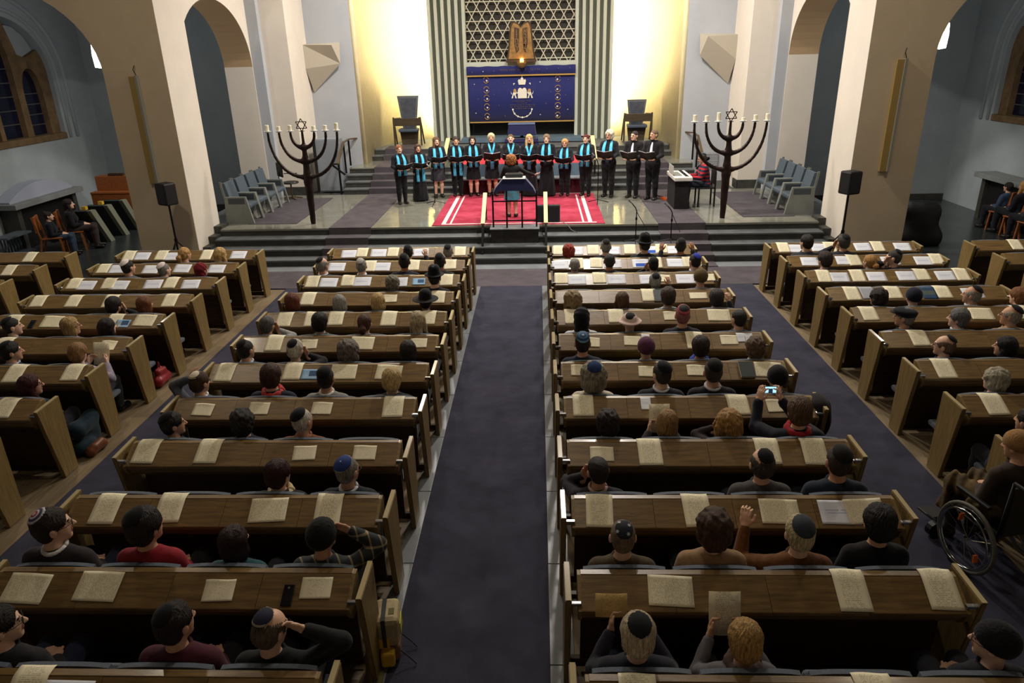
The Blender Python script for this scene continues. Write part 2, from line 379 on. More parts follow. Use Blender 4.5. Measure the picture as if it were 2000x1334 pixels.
    # plaster infill above the right light
    MB().prism([(17.1, 5.1), (17.35, 4.42), (17.62, 4.35), (18.12, 4.5), (17.9, 4.83), (17.55, 5.05)], 'x', f(-12.22), f(-12.3)).obj('plaster_infill', PLSIDE, wn)
    for c, hw, zt, zs in lights:
        zb = 2.5; hcell = (zs-zb)/4.0 if c > 17 else (zs-zb)/5.0
        n = 4 if c > 17 else 5
        for i in range(n+1):
            z0 = zb+i*hcell; z1 = zb+(i+1)*hcell if i < n else zt-.06
            bx('window_pane', -12.27, -12.285, c-hw, c+hw, z0+.008, z1-.008, NIGHT, wn)
            if i: bx('glazing_bar', -12.255, -12.275, c-hw, c+hw, z0-.012, z0+.012, LEAD, wn)
    # moulded rings round the opening
    for k, (ra, th) in enumerate(((.16, .05), (.46, .06))):
        pts = [(f(-12.595), 16.65+W0+(1.68+ra)*math.cos(t), 3.9+(1.32+ra)*math.sin(t)) for t in np.linspace(0, math.pi, 30)]
        pts = [(f(-12.595), 18.33+W0+ra, 2.3)]+pts+[(f(-12.595), 14.97+W0-ra, 2.3)]
        struct(MB().tube(pts, th, 8).obj('trim_'+str(5+k+2*s), PLSIDE, smooth=True))
# wall behind the ark and above the niche
struct(B('wall_ark', -5.3, mx(-5.3), 25.3, 25.6, .5, TOP, SLATB))

# ---------------- slatted piers and the ark front
for s in (0, 1):
    f = (lambda x: x) if s == 0 else mx
    sl = struct(empty('slat_pier')); 
    for k in range(6):
        xc = -3.36+.215*k; a, b = sorted((f(xc-.045), f(xc+.055)))
        B('slat', a, b, 24.18, 24.42, 1.5, TOP, SLAT, sl, .006)
    a, b = sorted((f(-3.4), f(-2.24))); B('slat_backing', a, b, 24.40, 24.46, 1.5, TOP, SLATB, sl)
    a, b = sorted((f(-3.15), f(-3.09)))
    # vertical tube lamp hidden behind the pier, washing the niche wall
    LAMP = mat('niche_tube_lamp', (255, 240, 200), .5, emit=((255, 234, 184), 130.0))
    lp = MB().tube([(f(-3.27), 24.62, 1.75), (f(-3.27), 24.62, TOP-.4)], .035, 10).obj('tube_lamp', LAMP); tag(lp, 'bright vertical tube lamp behind the '+('left' if s == 0 else 'right')+' slatted pier', 'lamp')
    MB().box(*sorted((f(-3.2), f(-3.16))), 24.5, 24.74, 1.6, TOP-.3).obj('lamp_shield', SLAT, lp)
struct(B('ark_beam', -2.26, mx(-2.26), 24.2, 24.5, 3.76, 3.9, SLAT))
struct(B('ark_recess', -2.26, mx(-2.26), 24.75, 24.8, 1.5, TOP, BLACK))
# star lattice
CREAM = mat('cream_bar', (206, 202, 180), .5)
lat = struct(empty('star_lattice'))
HEXB = mat('lattice_backing', (58, 56, 52), .8)
B('lattice_backing', -2.26, mx(-2.26), 24.62, 24.66, 3.9, TOP, HEXB, lat)
d = .277; X0, X1, Z0, Z1 = -2.26, mx(-2.26), 3.9, 6.6
def clip(n, c):
    """segment of line n.p=c inside the rectangle"""
    pts = []
    for x in (X0, X1):
        if abs(n[1]) > 1e-6:
            z = (c-n[0]*x)/n[1]
            if Z0 <= z <= Z1: pts.append((x, z))
    for z in (Z0, Z1):
        if abs(n[0]) > 1e-6:
            x = (c-n[1]*z)/n[0]
            if X0 < x < X1: pts.append((x, z))
    if len(pts) < 2: return None
    pts.sort(); return pts[0], pts[-1]
s3 = math.sqrt(3)/2
o0 = (XC, 3.98)
for n, off, yy in (((0, 1), 0.0, 24.44), ((s3, .5), .5, 24.455), ((-s3, .5), 0.0, 24.47)):
    base = n[0]*o0[0]+n[1]*o0[1]
    for i in range(-14, 26):
        sg = clip(n, base+(i+off)*d)
        if sg and math.dist(*sg) > .08:
            MB().bar((sg[0][0], yy, sg[0][1]), (sg[1][0], yy, sg[1][1]), .025, .024, up=(0, 1, 0)).obj('lattice_bar', CREAM, lat)
# ================================================================== PEWS
PITCH = .87
def rowY(k): return 12.309-PITCH*(k-1)
PL = 2.42; NS = 4; SW = PL/NS
BLOCKS = {'CL': (-3.685, range(1, 13)), 'CR': (.258, range(1, 13)), 'L': (-7.576, range(1, 10)), 'R': (4.14, range(1, 10)), 'FL': (-11.11, range(1, 4)), 'FR': (7.63, range(1, 4))}
WHERE = {'CL': 'left of centre aisle', 'CR': 'right of centre aisle', 'L': 'left side block', 'R': 'right side block', 'FL': 'far left block', 'FR': 'far right block'}
def desk_prof(s):
    """point (y, z) on the desk at arc length s from its near edge"""
    y1, z1 = .218, .892; l1 = math.hypot(y1, z1-.782)
    if s <= l1: return (y1*s/l1, .782+(z1-.782)*s/l1)
    s -= l1
    if s <= .052: return (y1+s, z1)
    s -= .052; return (y1+.052+s*.8, z1-s*.25)
# shared meshes, pew-local: x from 0 at the left end of the desk, y from 0 at its near edge
def board_mesh():
    b = MB(); x0, x1 = .0015, SW-.0015
    b.prism([(0, .756), (.0, .778), (.004, .782), (.2165, .889), (.2165, .866)], 'x', x0, x1); return b.mesh('desk_board', OAK)
ME_BOARD = board_mesh()
ME_RIDGE = MB().box(0, PL, .22, .272, .868, .892, .004).mesh('ridge_board', OAK)
ME_BODY = MB().prism([(.012, .756), (.035, .70), (.075, .655), (.262, .655), (.262, .866), (.22, .866)], 'x', .004, PL-.004).mesh('book_shelf_box', OAK)
ME_ENDC = MB().prism([(.0, .758), (.0, .778), (.218, .89), (.268, .89), (.268, .645), (.07, .645), (.02, .70)], 'x', -.02, .004).mesh('desk_end_cheek', OAKP)
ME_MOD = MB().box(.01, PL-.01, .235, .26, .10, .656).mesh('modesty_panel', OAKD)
ME_PANEL = MB().prism([(0.0, .85), (.0, .862), (.365, .872), (.365, .016), (.135, .016)], 'x', -.021, .021).mesh('end_panel', OAKP)
bm = bmesh.new(); bm.from_mesh(ME_PANEL); bmesh.ops.bevel(bm, geom=[e for e in bm.edges], offset=.006, segments=2, affect='EDGES'); bm.to_mesh(ME_PANEL); bm.free()
ME_CAP = MB().prism([(.002, .861), (.002, .868), (.363, .878), (.363, .871)], 'x', -.017, .017).mesh('end_cap', mat('lacquered_edge', (176, 160, 120), .18, spec=.6, coat=.5))
ME_BRK = MB().box(-.036, .036, .02, .05, .80, .822, .004).mesh('bracket', CHROME)
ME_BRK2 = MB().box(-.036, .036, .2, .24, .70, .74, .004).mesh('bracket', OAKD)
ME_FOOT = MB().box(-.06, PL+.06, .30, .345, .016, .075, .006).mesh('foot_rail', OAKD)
def seatback_mesh():
    V = []; Fc = []; nx, nz = 11, 7; w2 = SW/2-.026
    for side in (0, 1):
        for j in range(nz):
            for i in range(nx):
                u = i/(nx-1)*2-1; t = j/(nz-1)
                top = .89-.026*abs(u)**3
                z = .40+(top-.40)*t; y = .288+.075*(1-t)+.02*(1-u*u)*0+(.034 if side else 0)-.012*(u*u)*(-1)
                V.append((u*w2, y, z))
    def id(s, j, i): return s*nx*nz+j*nx+i
    for j in range(nz-1):
        for i in range(nx-1):
            Fc.append((id(0, j, i), id(0, j, i+1), id(0, j+1, i+1), id(0, j+1, i))); Fc.append((id(1, j, i+1), id(1, j, i), id(1, j+1, i), id(1, j+1, i+1)))
    for j in range(nz-1):
        Fc.append((id(0, j, 0), id(0, j+1, 0), id(1, j+1, 0), id(1, j, 0))); Fc.append((id(0, j+1, nx-1), id(0, j, nx-1), id(1, j, nx-1), id(1, j+1, nx-1)))
    for i in range(nx-1):
        Fc.append((id(0, nz-1, i), id(0, nz-1, i+1), id(1, nz-1, i+1), id(1, nz-1, i))); Fc.append((id(0, 0, i+1), id(0, 0, i), id(1, 0, i), id(1, 0, i+1)))
    b = MB(); b.add(V, Fc); return b.mesh('seat_back', SEAT, smooth=False)
ME_SB = seatback_mesh()
ME_SEAT_D = MB().box(-SW/2+.04, SW/2-.04, .37, .76, .30, .362, .028).mesh('seat', SEAT)
ME_SEAT_U = MB().box(-SW/2+.04, SW/2-.04, .40, .465, .36, .75, .028).mesh('seat', SEAT)
OCC = {}      # (block,row behind whose desk people sit) -> set of seat indices ; filled by the audience table below
def build_pew(blk, k):
    x0, _ = BLOCKS[blk]; r = empty('pew', (x0, rowY(k), 0))
    tag(r, f'oak pew desk with grey-blue seats, {ORD[k]} from the stage, {WHERE[blk]}', 'pew', 'pews in the '+WHERE[blk])
    for i in range(NS): inst('desk_board', ME_BOARD, r, (i*SW, 0, 0))
    inst('ridge_board', ME_RIDGE, r); inst('book_shelf_box', ME_BODY, r); inst('modesty_panel', ME_MOD, r); inst('foot_rail', ME_FOOT, r)
    inst('desk_end_cheek', ME_ENDC, r); inst('desk_end_cheek', ME_ENDC, r, (PL+.016, 0, 0))
    for x in (-.085, PL+.085):
        p = inst('end_panel', ME_PANEL, r, (x, 0, 0)); inst('end_cap', ME_CAP, p)
        inst('bracket', ME_BRK, p, (.05 if x < 0 else -.05, 0, 0)); inst('bracket', ME_BRK2, p, (.05 if x < 0 else -.05, 0, 0))
    for i in range(NS):
        xx = (i+.5)*SW; inst('seat_back', ME_SB, r, (xx, 0, 0))
        inst('seat', ME_SEAT_D if i in OCC.get((blk, k), ()) else ME_SEAT_U, r, (xx, 0, 0))
    return r

# ------------------------------------------------------------------ printed sheets
def print_mat(name, base, ink, N=24, xr=(.12, .88), yr=(.08, .92), swap=False, dens=.5, head=None, strength=.42):
    if name in MATS: return MATS[name]
    m = bpy.data.materials.new(name); m.use_nodes = True; nt = m.node_tree; No = nt.nodes; L = nt.links; b = No['Principled BSDF']
    b.inputs['Roughness'].default_value = .85; b.inputs['Specular IOR Level'].default_value = .15
    tc = No.new('ShaderNodeTexCoord'); sp = No.new('ShaderNodeSeparateXYZ'); L.new(tc.outputs['Generated'], sp.inputs[0])
    X, Y = (sp.outputs['Y'], sp.outputs['X']) if swap else (sp.outputs['X'], sp.outputs['Y'])
    def mt(op, a, b_=None):
        n = No.new('ShaderNodeMath'); n.operation = op
        for i, v in enumerate((a, b_)):
            if v is None: continue
            if isinstance(v, (int, float)): n.inputs[i].default_value = v
            else: L.new(v, n.inputs[i])
        return n.outputs[0]
    oi = No.new('ShaderNodeObjectInfo')
    yn = mt('MULTIPLY', Y, N); fr = mt('FRACT', yn); ln = mt('FLOOR', yn)
    on = mt('LESS_THAN', fr, .5)
    cb = No.new('ShaderNodeCombineXYZ'); L.new(mt('MULTIPLY', X, 26.0), cb.inputs[0]); L.new(mt('MULTIPLY', ln, 7.31), cb.inputs[1]); L.new(mt('MULTIPLY', oi.outputs['Random'], 50.0), cb.inputs[2])
    nz = No.new('ShaderNodeTexNoise'); nz.inputs['Scale'].default_value = 1.0; nz.inputs['Detail'].default_value = 1; L.new(cb.outputs[0], nz.inputs['Vector'])
    wd = mt('GREATER_THAN', nz.outputs['Fac'], 1-dens-.05)
    # ragged line length: noise per line
    cb2 = No.new('ShaderNodeCombineXYZ'); L.new(mt('MULTIPLY', ln, 3.77), cb2.inputs[0]); L.new(mt('MULTIPLY', oi.outputs['Random'], 31.0), cb2.inputs[1])
    n2 = No.new('ShaderNodeTexNoise'); n2.inputs['Scale'].default_value = 1.0; L.new(cb2.outputs[0], n2.inputs['Vector'])
    xm = mt('ADD', mt('MULTIPLY', n2.outputs['Fac'], .5), xr[1]-.34)
    msk = mt('MULTIPLY', on, wd)
    for c in (mt('GREATER_THAN', X, xr[0]), mt('LESS_THAN', X, xm), mt('LESS_THAN', X, xr[1]), mt('GREATER_THAN', Y, yr[0]), mt('LESS_THAN', Y, yr[1])): msk = mt('MULTIPLY', msk, c)
    mx_ = No.new('ShaderNodeMix'); mx_.data_type = 'RGBA'
    mx_.inputs[6].default_value = (*lin(base), 1); mx_.inputs[7].default_value = (*lin(ink), 1)
    L.new(mt('MULTIPLY', msk, strength), mx_.inputs[0])
    col = mx_.outputs[2]
    if head:
        hx0, hx1, hy0, hy1, hc = head; hm = None
        for c in (mt('GREATER_THAN', X, hx0), mt('LESS_THAN', X, hx1), mt('GREATER_THAN', Y, hy0), mt('LESS_THAN', Y, hy1)): hm = c if hm is None else mt('MULTIPLY', hm, c)
        m2 = No.new('ShaderNodeMix'); m2.data_type = 'RGBA'; L.new(hm, m2.inputs[0]); L.new(col, m2.inputs[6]); m2.inputs[7].default_value = (*lin(hc), 1); col = m2.outputs[2]
    L.new(col, b.inputs['Base Color']); m.diffuse_color = (*lin(base), 1)
    MATS[name] = m; return m
P_PORT = print_mat('cream_sheet_print', (240, 232, 202), (80, 76, 70), 26, (.2, .86), (.06, .95), dens=.46)
P_LAND = print_mat('cream_sheet_print_sideways', (240, 232, 202), (96, 92, 84), 38, (.08, .94), (.06, .95), swap=True, dens=.45)
P_SMALL = print_mat('cream_folded_sheet_print', (240, 232, 204), (96, 92, 84), 18, (.2, .85), (.1, .92), dens=.36)
P_WHITE = print_mat('white_sheet_print', (226, 230, 240), (120, 136, 190), 9, (.16, .86), (.42, .62), dens=.62)
P_BLUE = print_mat('blue_leaflet_print', (150, 190, 226), (230, 236, 244), 14, (.1, .9), (.1, .5), dens=.5, head=(.42, .9, .3, .85, (70, 96, 130)))
P_BLUE2 = print_mat('white_sheet_blue_picture', (226, 230, 240), (120, 136, 190), 9, (.16, .86), (.7, .9), dens=.6, head=(.2, .85, .12, .5, (60, 96, 190)))
P_MAG = print_mat('dark_magazine_print', (52, 74, 104), (150, 170, 190), 12, (.1, .8), (.8, .95), dens=.5, head=(.1, .9, .3, .6, (84, 96, 90)))
P_MAGW = print_mat('grey_magazine_print', (176, 180, 190), (110, 116, 130), 14, (.1, .9), (.08, .9), dens=.6)
P_TAN = print_mat('tan_sheet_print', (226, 196, 130), (120, 96, 60), 22, (.16, .88), (.1, .92), dens=.45)
BOOKM = mat('dark_green_book_cover', (24, 40, 44), .5, noise=(20, .2)); BOOKP = mat('book_pages', (214, 208, 190), .8)
PHONEM = mat('black_phone_glass', (10, 14, 24), .12, spec=.6)
KIND = {  # width, length, start, material, name, words
 'p': (.205, .294, .004, P_PORT, 'song_sheet', 'cream printed sheet, upright,'), 'l': (.29, .205, .03, P_LAND, 'song_sheet', 'cream printed sheet, turned sideways,'),
 's': (.205, .145, .05, P_SMALL, 'song_sheet', 'small folded cream sheet'), 'w': (.285, .2, .014, P_WHITE, 'leaflet', 'white leaflet with blue print'),
 'b': (.2, .14, .02, P_BLUE, 'leaflet', 'pale blue picture leaflet'), 'B': (.27, .2, .02, P_BLUE2, 'leaflet', 'white leaflet with blue picture'), 'c': (.1, .15, .09, P_WHITE, 'leaflet', 'narrow white card'),
 'm': (.2, .27, .01, P_MAG, 'magazine', 'dark blue magazine'), 'M': (.2, .27, .01, P_MAGW, 'magazine', 'grey picture magazine'), 'W': (.25, .12, .06, P_SMALL, 'song_sheet', 'open white booklet')}
sheet_count = {}
def build_sheet(blk, k, X, kind, idx, total):
    x0, _ = BLOCKS[blk]; u0 = X-x0; y0 = rowY(k)
    if blk in ('CR', 'R', 'FR'): nth = ORD[idx+1]
    else: nth = ORD[total-idx]
    rel = {'CL': 'aisle', 'CR': 'aisle', 'L': 'right', 'R': 'left', 'FL': 'right', 'FR': 'left'}[blk]
    tail = f'{ORD[k]} desk {WHERE[blk]}, {nth} from {rel}'
    ph = random.uniform(-1, 1)
    if kind in ('book', 'phone'):
        w_, l_, t_ = (.155, .215, .03) if kind == 'book' else (.072, .145, .009)
        a = desk_prof(.02); bb = desk_prof(.2); ang = math.atan2(bb[1]-a[1], bb[0]-a[0])
        r = empty('prayer_book' if kind == 'book' else 'mobile_phone', (X, y0+.015, desk_prof(.016)[1]+.003)); r.rotation_euler = (ang, 0, 0)
        if kind == 'book':
            MB().box(-w_/2, w_/2, .0, l_, t_-.003, t_, .001).obj('cover', BOOKM, r); MB().box(-w_/2, w_/2, 0, l_, 0, .003, .001).obj('cover', BOOKM, r); MB().box(-w_/2+.002, w_/2-.004, .004, l_-.004, .003, t_-.003).obj('pages', BOOKP, r)
            tag(r, f'thick dark green book on the {tail}', 'book')
        else:
            MB().box(-w_/2, w_/2, 0, l_, 0, t_, .004).obj('case', BLACK, r); MB().box(-w_/2+.004, w_/2-.004, .005, l_-.005, t_, t_+.0008).obj('screen', PHONEM, r); MB().lathe([(.008, 0), (.008, .001)], (0, l_-.025, t_+.0008), 12).obj('camera_lens', CHROME, r)
            tag(r, f'black phone lying on the {tail}', 'phone')
        return r
    w_, l_, s0, m, nm, words = KIND[kind]
    nu, nv = 7, 11; V = []; Fc = []; rot = math.radians(ph*(2.2 if kind in 'pw' else 3.5)); lift = .0022 if kind in 'wBm' else .0045
    curl = random.uniform(.002, .012) if kind in 'pls' else .001
    if kind == 'p': s0 += random.uniform(-.004, .03)
    else: s0 += random.uniform(-.01, .02)
    for j in range(nv):
        for i in range(nu):
            a = (i/(nu-1)-.5)*w_; s_ = j/(nv-1)*l_
            uu = a*math.cos(rot)-(s_-l_/2)*math.sin(rot); ss = a*math.sin(rot)+(s_-l_/2)*math.cos(rot)+l_/2+s0
            y, z = desk_prof(max(ss, 0.0)) if ss > 0 else (ss, .782+ss*.3)
            z += lift+curl*max(0, (j/(nv-1)-.75)*4)**2*(.6+.4*math.sin(i*.9+ph))
            V.append((uu, y, z))
    for j in range(nv-1):
        for i in range(nu-1): Fc.append((j*nu+i, j*nu+i+1, (j+1)*nu+i+1, (j+1)*nu+i))
    zc = desk_prof(s0+l_/2)
    V = [(x, y-zc[0], z-zc[1]) for x, y, z in V]
    o = mobj(nm, V, Fc, m, smooth=True, loc=(X, y0+zc[0], zc[1])); md = o.modifiers.new('solid', 'SOLIDIFY'); md.thickness = .0008
    lab = f'{words} on {tail}'
    return tag(o, lab, 'sheet' if nm == 'song_sheet' else nm, 'sheets on the desks '+WHERE[blk])
SHEETS=[
('CR',1,[(0.36, 'p'), (0.65, 'w'), (0.97, 'p'), (1.3, 'w'), (1.62, 'p'), (1.97, 'B'), (2.18, 'p'), (2.4, 'w')]),
('CR',2,[(0.36, 'w'), (0.64, 'p'), (0.96, 'p'), (1.23, 'w'), (1.69, 'B'), (1.94, 'p'), (2.27, 'w'), (2.49, 'p')]),
('CR',3,[(0.35, 'p'), (0.59, 'w'), (0.94, 'p'), (1.2, 'w'), (1.7, 'w'), (1.93, 's'), (2.26, 'w'), (2.61, 's')]),
('CR',4,[(1.58, 'p'), (1.72, 'book'), (2.28, 'W')]),
('CR',5,[(0.44, 'p'), (1.02, 'p'), (1.75, 's'), (2.37, 'l')]),
('CR',6,[(0.63, 's'), (1.13, 's'), (1.29, 'c'), (1.88, 'p'), (2.29, 's'), (2.44, 'c'), (2.53, 'c')]),
('CR',7,[(0.45, 's'), (1.19, 's'), (1.72, 's'), (2.26, 'book'), (2.5, 'l')]),
('CR',8,[(0.43, 'p'), (1.05, 'c'), (1.95, 'p'), (2.33, 's')]),
('CR',9,[(0.54, 's'), (0.96, 'p'), (1.98, 'p'), (2.38, 'p')]),
('CR',10,[(0.45, 'p'), (1.19, 'p'), (1.81, 'l'), (2.25, 'w'), (2.45, 'l')]),
('CR',11,[(0.84, 'l'), (2.0, 'p'), (2.57, 'p')]),
('CR',12,[(0.52, 'p'), (1.8, 'p')]),
('CL',1,[(-3.41, 'w'), (-3.18, 'p'), (-2.88, 'w'), (-2.62, 'p'), (-2.12, 'w'), (-1.41, 'p')]),
('CL',2,[(-3.41, 'w'), (-2.85, 'p'), (-2.64, 'w'), (-2.11, 'p'), (-1.49, 'p')]),
('CL',3,[(-3.57, 'p'), (-3.31, 'w'), (-3.01, 'p'), (-2.78, 'w'), (-2.2, 'w'), (-1.88, 'b'), (-1.45, 'p')]),
('CL',4,[(-3.38, 'p'), (-2.17, 's'), (-1.47, 'p')]),
('CL',5,[(-3.44, 'p'), (-3.06, 'p'), (-2.74, 'p'), (-2.02, 'p'), (-1.49, 'p')]),
('CL',6,[(-3.28, 'p'), (-2.84, 's'), (-2.18, 'l'), (-1.48, 's')]),
('CL',7,[(-3.54, 'p'), (-2.77, 'p'), (-2.56, 'b'), (-2.19, 'l'), (-1.68, 'l')]),
('CL',8,[(-3.4, 's'), (-2.83, 's'), (-2.19, 's'), (-1.47, 'p')]),
('CL',9,[(-3.55, 'p'), (-2.98, 'p'), (-2.1, 's'), (-1.56, 's')]),
('CL',10,[(-3.42, 'p'), (-2.91, 'p'), (-2.12, 'l'), (-1.65, 'p')]),
('CL',11,[(-3.46, 'l'), (-2.97, 'l'), (-2.14, 's'), (-1.67, 'phone'), (-1.49, 's')]),
('CL',12,[(-2.89, 'p'), (-2.65, 'w')]),
('L',1,[(-7.47, 'p'), (-7.22, 'w'), (-6.87, 'p'), (-6.66, 'w'), (-6.03, 'p'), (-5.44, 'w')]),
('L',2,[(-7.45, 'p'), (-7.2, 'w'), (-6.61, 'w'), (-6.07, 'w'), (-5.47, 'w')]),
('L',3,[(-7.43, 'p'), (-7.21, 'w'), (-6.86, 'p'), (-6.67, 'w'), (-6.13, 'w'), (-5.85, 'p'), (-5.52, 'w')]),
('L',4,[(-7.44, 'p'), (-6.9, 'p'), (-6.34, 'p'), (-5.44, 'p')]),
('L',5,[(-7.23, 'p'), (-6.92, 'phone'), (-6.66, 'l'), (-5.79, 'p'), (-5.66, 'b'), (-5.37, 'l')]),
('L',6,[(-6.74, 'p'), (-5.38, 's')]),
('L',7,[(-5.98, 'p'), (-5.31, 'p')]),
('L',8,[(-5.48, 'p')]),
('R',1,[(4.31, 'p'), (4.51, 'w'), (4.93, 'w'), (5.12, 'p'), (5.68, 'w'), (5.94, 'p'), (6.36, 'w')]),
('R',2,[(4.46, 'w'), (5.03, 'w'), (5.18, 'p'), (5.76, 'w'), (6.29, 'w'), (6.51, 'p')]),
('R',3,[(4.37, 'p'), (4.6, 'w'), (4.88, 'p'), (5.16, 'w'), (5.61, 'w'), (5.85, 'p'), (6.19, 'w'), (6.44, 'p')]),
('R',4,[(4.45, 'p'), (4.67, 'M'), (5.03, 'p'), (5.52, 'm'), (5.72, 'p'), (6.12, 'w')]),
('R',5,[(4.32, 'p'), (5.75, 'l'), (6.27, 'p')]),
('R',6,[(4.54, 'p')]),
('R',7,[(4.38, 'p')]),
('R',8,[(4.41, 'p')]),
('FL',1,[(-9.33, 'p')]),
('FL',2,[(-9.11, 'p')]),
('FR',1,[(8.3, 'p')])
]
# ================================================================== PEOPLE: implicit bodies meshed with surface nets
def nets(D, org, vox):
    S = D < 0; nx, ny, nz = D.shape
    c = np.zeros((nx-1, ny-1, nz-1), np.int8)
    for a in (0, 1):
        for b in (0, 1):
            for d_ in (0, 1): c += S[a:nx-1+a, b:ny-1+b, d_:nz-1+d_]
    act = (c > 0) & (c < 8); I = np.argwhere(act)
    if len(I) == 0: return np.zeros((0, 3)), np.zeros((0, 4), int)
    idx = -np.ones(act.shape, int); idx[act] = np.arange(len(I))
    acc = np.zeros((len(I), 3)); cnt = np.zeros(len(I))
    cs = [(a, b, d_) for a in (0, 1) for b in (0, 1) for d_ in (0, 1)]
    vals = {k: D[I[:, 0]+k[0], I[:, 1]+k[1], I[:, 2]+k[2]] for k in cs}
    for k in cs:
        for ax in range(3):
            if k[ax]: continue
            k2 = list(k); k2[ax] = 1; k2 = tuple(k2); va, vb = vals[k], vals[k2]; m = (va < 0) != (vb < 0)
            t = np.where(m, va/np.where(m, va-vb, 1), 0); p = np.tile(np.array(k, float), (len(I), 1)); p[:, ax] += t
            acc += p*m[:, None]; cnt += m
    V = (I+acc/cnt[:, None])*vox+org; Q = []
    for ax in range(3):
        o1, o2 = [(1, 2), (2, 0), (0, 1)][ax]
        sl0 = [slice(None)]*3; sl1 = [slice(None)]*3; sl0[ax] = slice(0, -1); sl1[ax] = slice(1, None)
        A = S[tuple(sl0)]; Bq = S[tuple(sl1)]; E = np.argwhere(A != Bq)
        lim = [nx-1, ny-1, nz-1]; ok = (E[:, o1] > 0) & (E[:, o1] < lim[o1]) & (E[:, o2] > 0) & (E[:, o2] < lim[o2]); E = E[ok]
        if len(E) == 0: continue
        def g(d1, d2):
            q = E.copy(); q[:, o1] += d1; q[:, o2] += d2; return idx[q[:, 0], q[:, 1], q[:, 2]]
        q = np.stack([g(-1, -1), g(0, -1), g(0, 0), g(-1, 0)], 1); fl = ~A[E[:, 0], E[:, 1], E[:, 2]]
        q[fl] = q[fl][:, ::-1]; Q.append(q)
    return V, np.concatenate(Q)
def n3(X, Y, Z, f, s=0.0):
    return (np.sin(f*X+1.3*s+.7*np.sin(f*.7*Y+s))*np.sin(f*1.1*Y+2.1*s+.8*np.sin(f*.6*Z))+np.sin(f*.9*Z+.5*s+.9*np.sin(f*.8*X+2*s))*np.sin(f*.8*X+f*.5*Y+s))*.5
def sdf(prims, vox, disp=None, cuts=()):
    lo = np.array([9., 9, 9]); hi = -lo
    for p in prims:
        if p[0] == 'cap' : q = [p[1]-max(p[3], p[4]), p[2]-max(p[3], p[4]), p[1]+max(p[3], p[4]), p[2]+max(p[3], p[4])]; sub = False
        else: rm = max(p[2]); q = [p[1]-rm, p[1]+rm]; sub = p[5]
        if not sub:
            for v in q: lo = np.minimum(lo, v); hi = np.maximum(hi, v)
    lo = lo-3*vox-.012; hi = hi+3*vox+.012; n = np.ceil((hi-lo)/vox).astype(int)+1
    ax = [lo[i]+vox*np.arange(n[i]) for i in range(3)]; D = np.full(n, .5, np.float32)
    for p in prims:
        if p[0] == 'cap':
            _, a, b, ra, rb, k, sq = p; r = max(ra, rb); mn = np.minimum(a, b)-r-k-.02; mxx = np.maximum(a, b)+r+k+.02; sub = False
        else:
            _, c, rr, R, k, sub = p; r = max(rr)+k+.02; mn = c-r; mxx = c+r
        i0 = np.maximum(np.floor((mn-lo)/vox).astype(int), 0); i1 = np.minimum(np.ceil((mxx-lo)/vox).astype(int)+1, n)
        if (i1 <= i0).any(): continue
        sl = tuple(slice(i0[i], i1[i]) for i in range(3))
        X = ax[0][sl[0]][:, None, None]; Y = ax[1][sl[1]][None, :, None]; Z = ax[2][sl[2]][None, None, :]
        if p[0] == 'cap':
            ba = b-a; bay = ba[1]/sq; L2 = ba[0]**2+bay**2+ba[2]**2+1e-12
            px_, py_, pz_ = X-a[0], (Y-a[1])/sq, Z-a[2]
            t = np.clip((px_*ba[0]+py_*bay+pz_*ba[2])/L2, 0, 1)
            d = np.sqrt((px_-t*ba[0])**2+(py_-t*bay)**2+(pz_-t*ba[2])**2)-(ra+(rb-ra)*t)
            d = d*min(1, sq)
        else:
            x, y, z = X-c[0], Y-c[1], Z-c[2]
            if R is not None: x, y, z = x*R[0, 0]+y*R[1, 0]+z*R[2, 0], x*R[0, 1]+y*R[1, 1]+z*R[2, 1], x*R[0, 2]+y*R[1, 2]+z*R[2, 2]
            q = np.sqrt((x/rr[0])**2+(y/rr[1])**2+(z/rr[2])**2); g = np.sqrt((x/rr[0]**2)**2+(y/rr[1]**2)**2+(z/rr[2]**2)**2)+1e-9
            d = q*(q-1)/g
        o = D[sl]
        if sub:
            h = np.clip(.5-.5*(o+d)/k, 0, 1); D[sl] = o*(1-h)-d*h+k*h*(1-h)
        else:
            h = np.clip(.5+.5*(d-o)/k, 0, 1); D[sl] = d*(1-h)+o*h-k*h*(1-h)
    if disp is not None:
        m = np.abs(D) < .05; I = np.nonzero(m); D[m] += disp(ax[0][I[0]], ax[1][I[1]], ax[2][I[2]]).astype(np.float32)
    for (nrm, off) in cuts:      # keep n.p > off
        D = np.maximum(D, off-(nrm[0]*ax[0][:, None, None]+nrm[1]*ax[1][None, :, None]+nrm[2]*ax[2][None, None, :]))
    D[0] = D[-1] = .5; D[:, 0] = D[:, -1] = .5; D[:, :, 0] = D[:, :, -1] = .5
    return nets(D, lo, vox)
A3 = lambda *p: np.array(p if len(p) == 3 else p[0], float)
def cap(a, b, ra, rb=None, k=.02, sq=1.0): return ('cap', A3(a), A3(b), ra, ra if rb is None else rb, k, sq)
def ell(c, r, R=None, k=.02, sub=False): return ('ell', A3(c), tuple(r), R, k, sub)
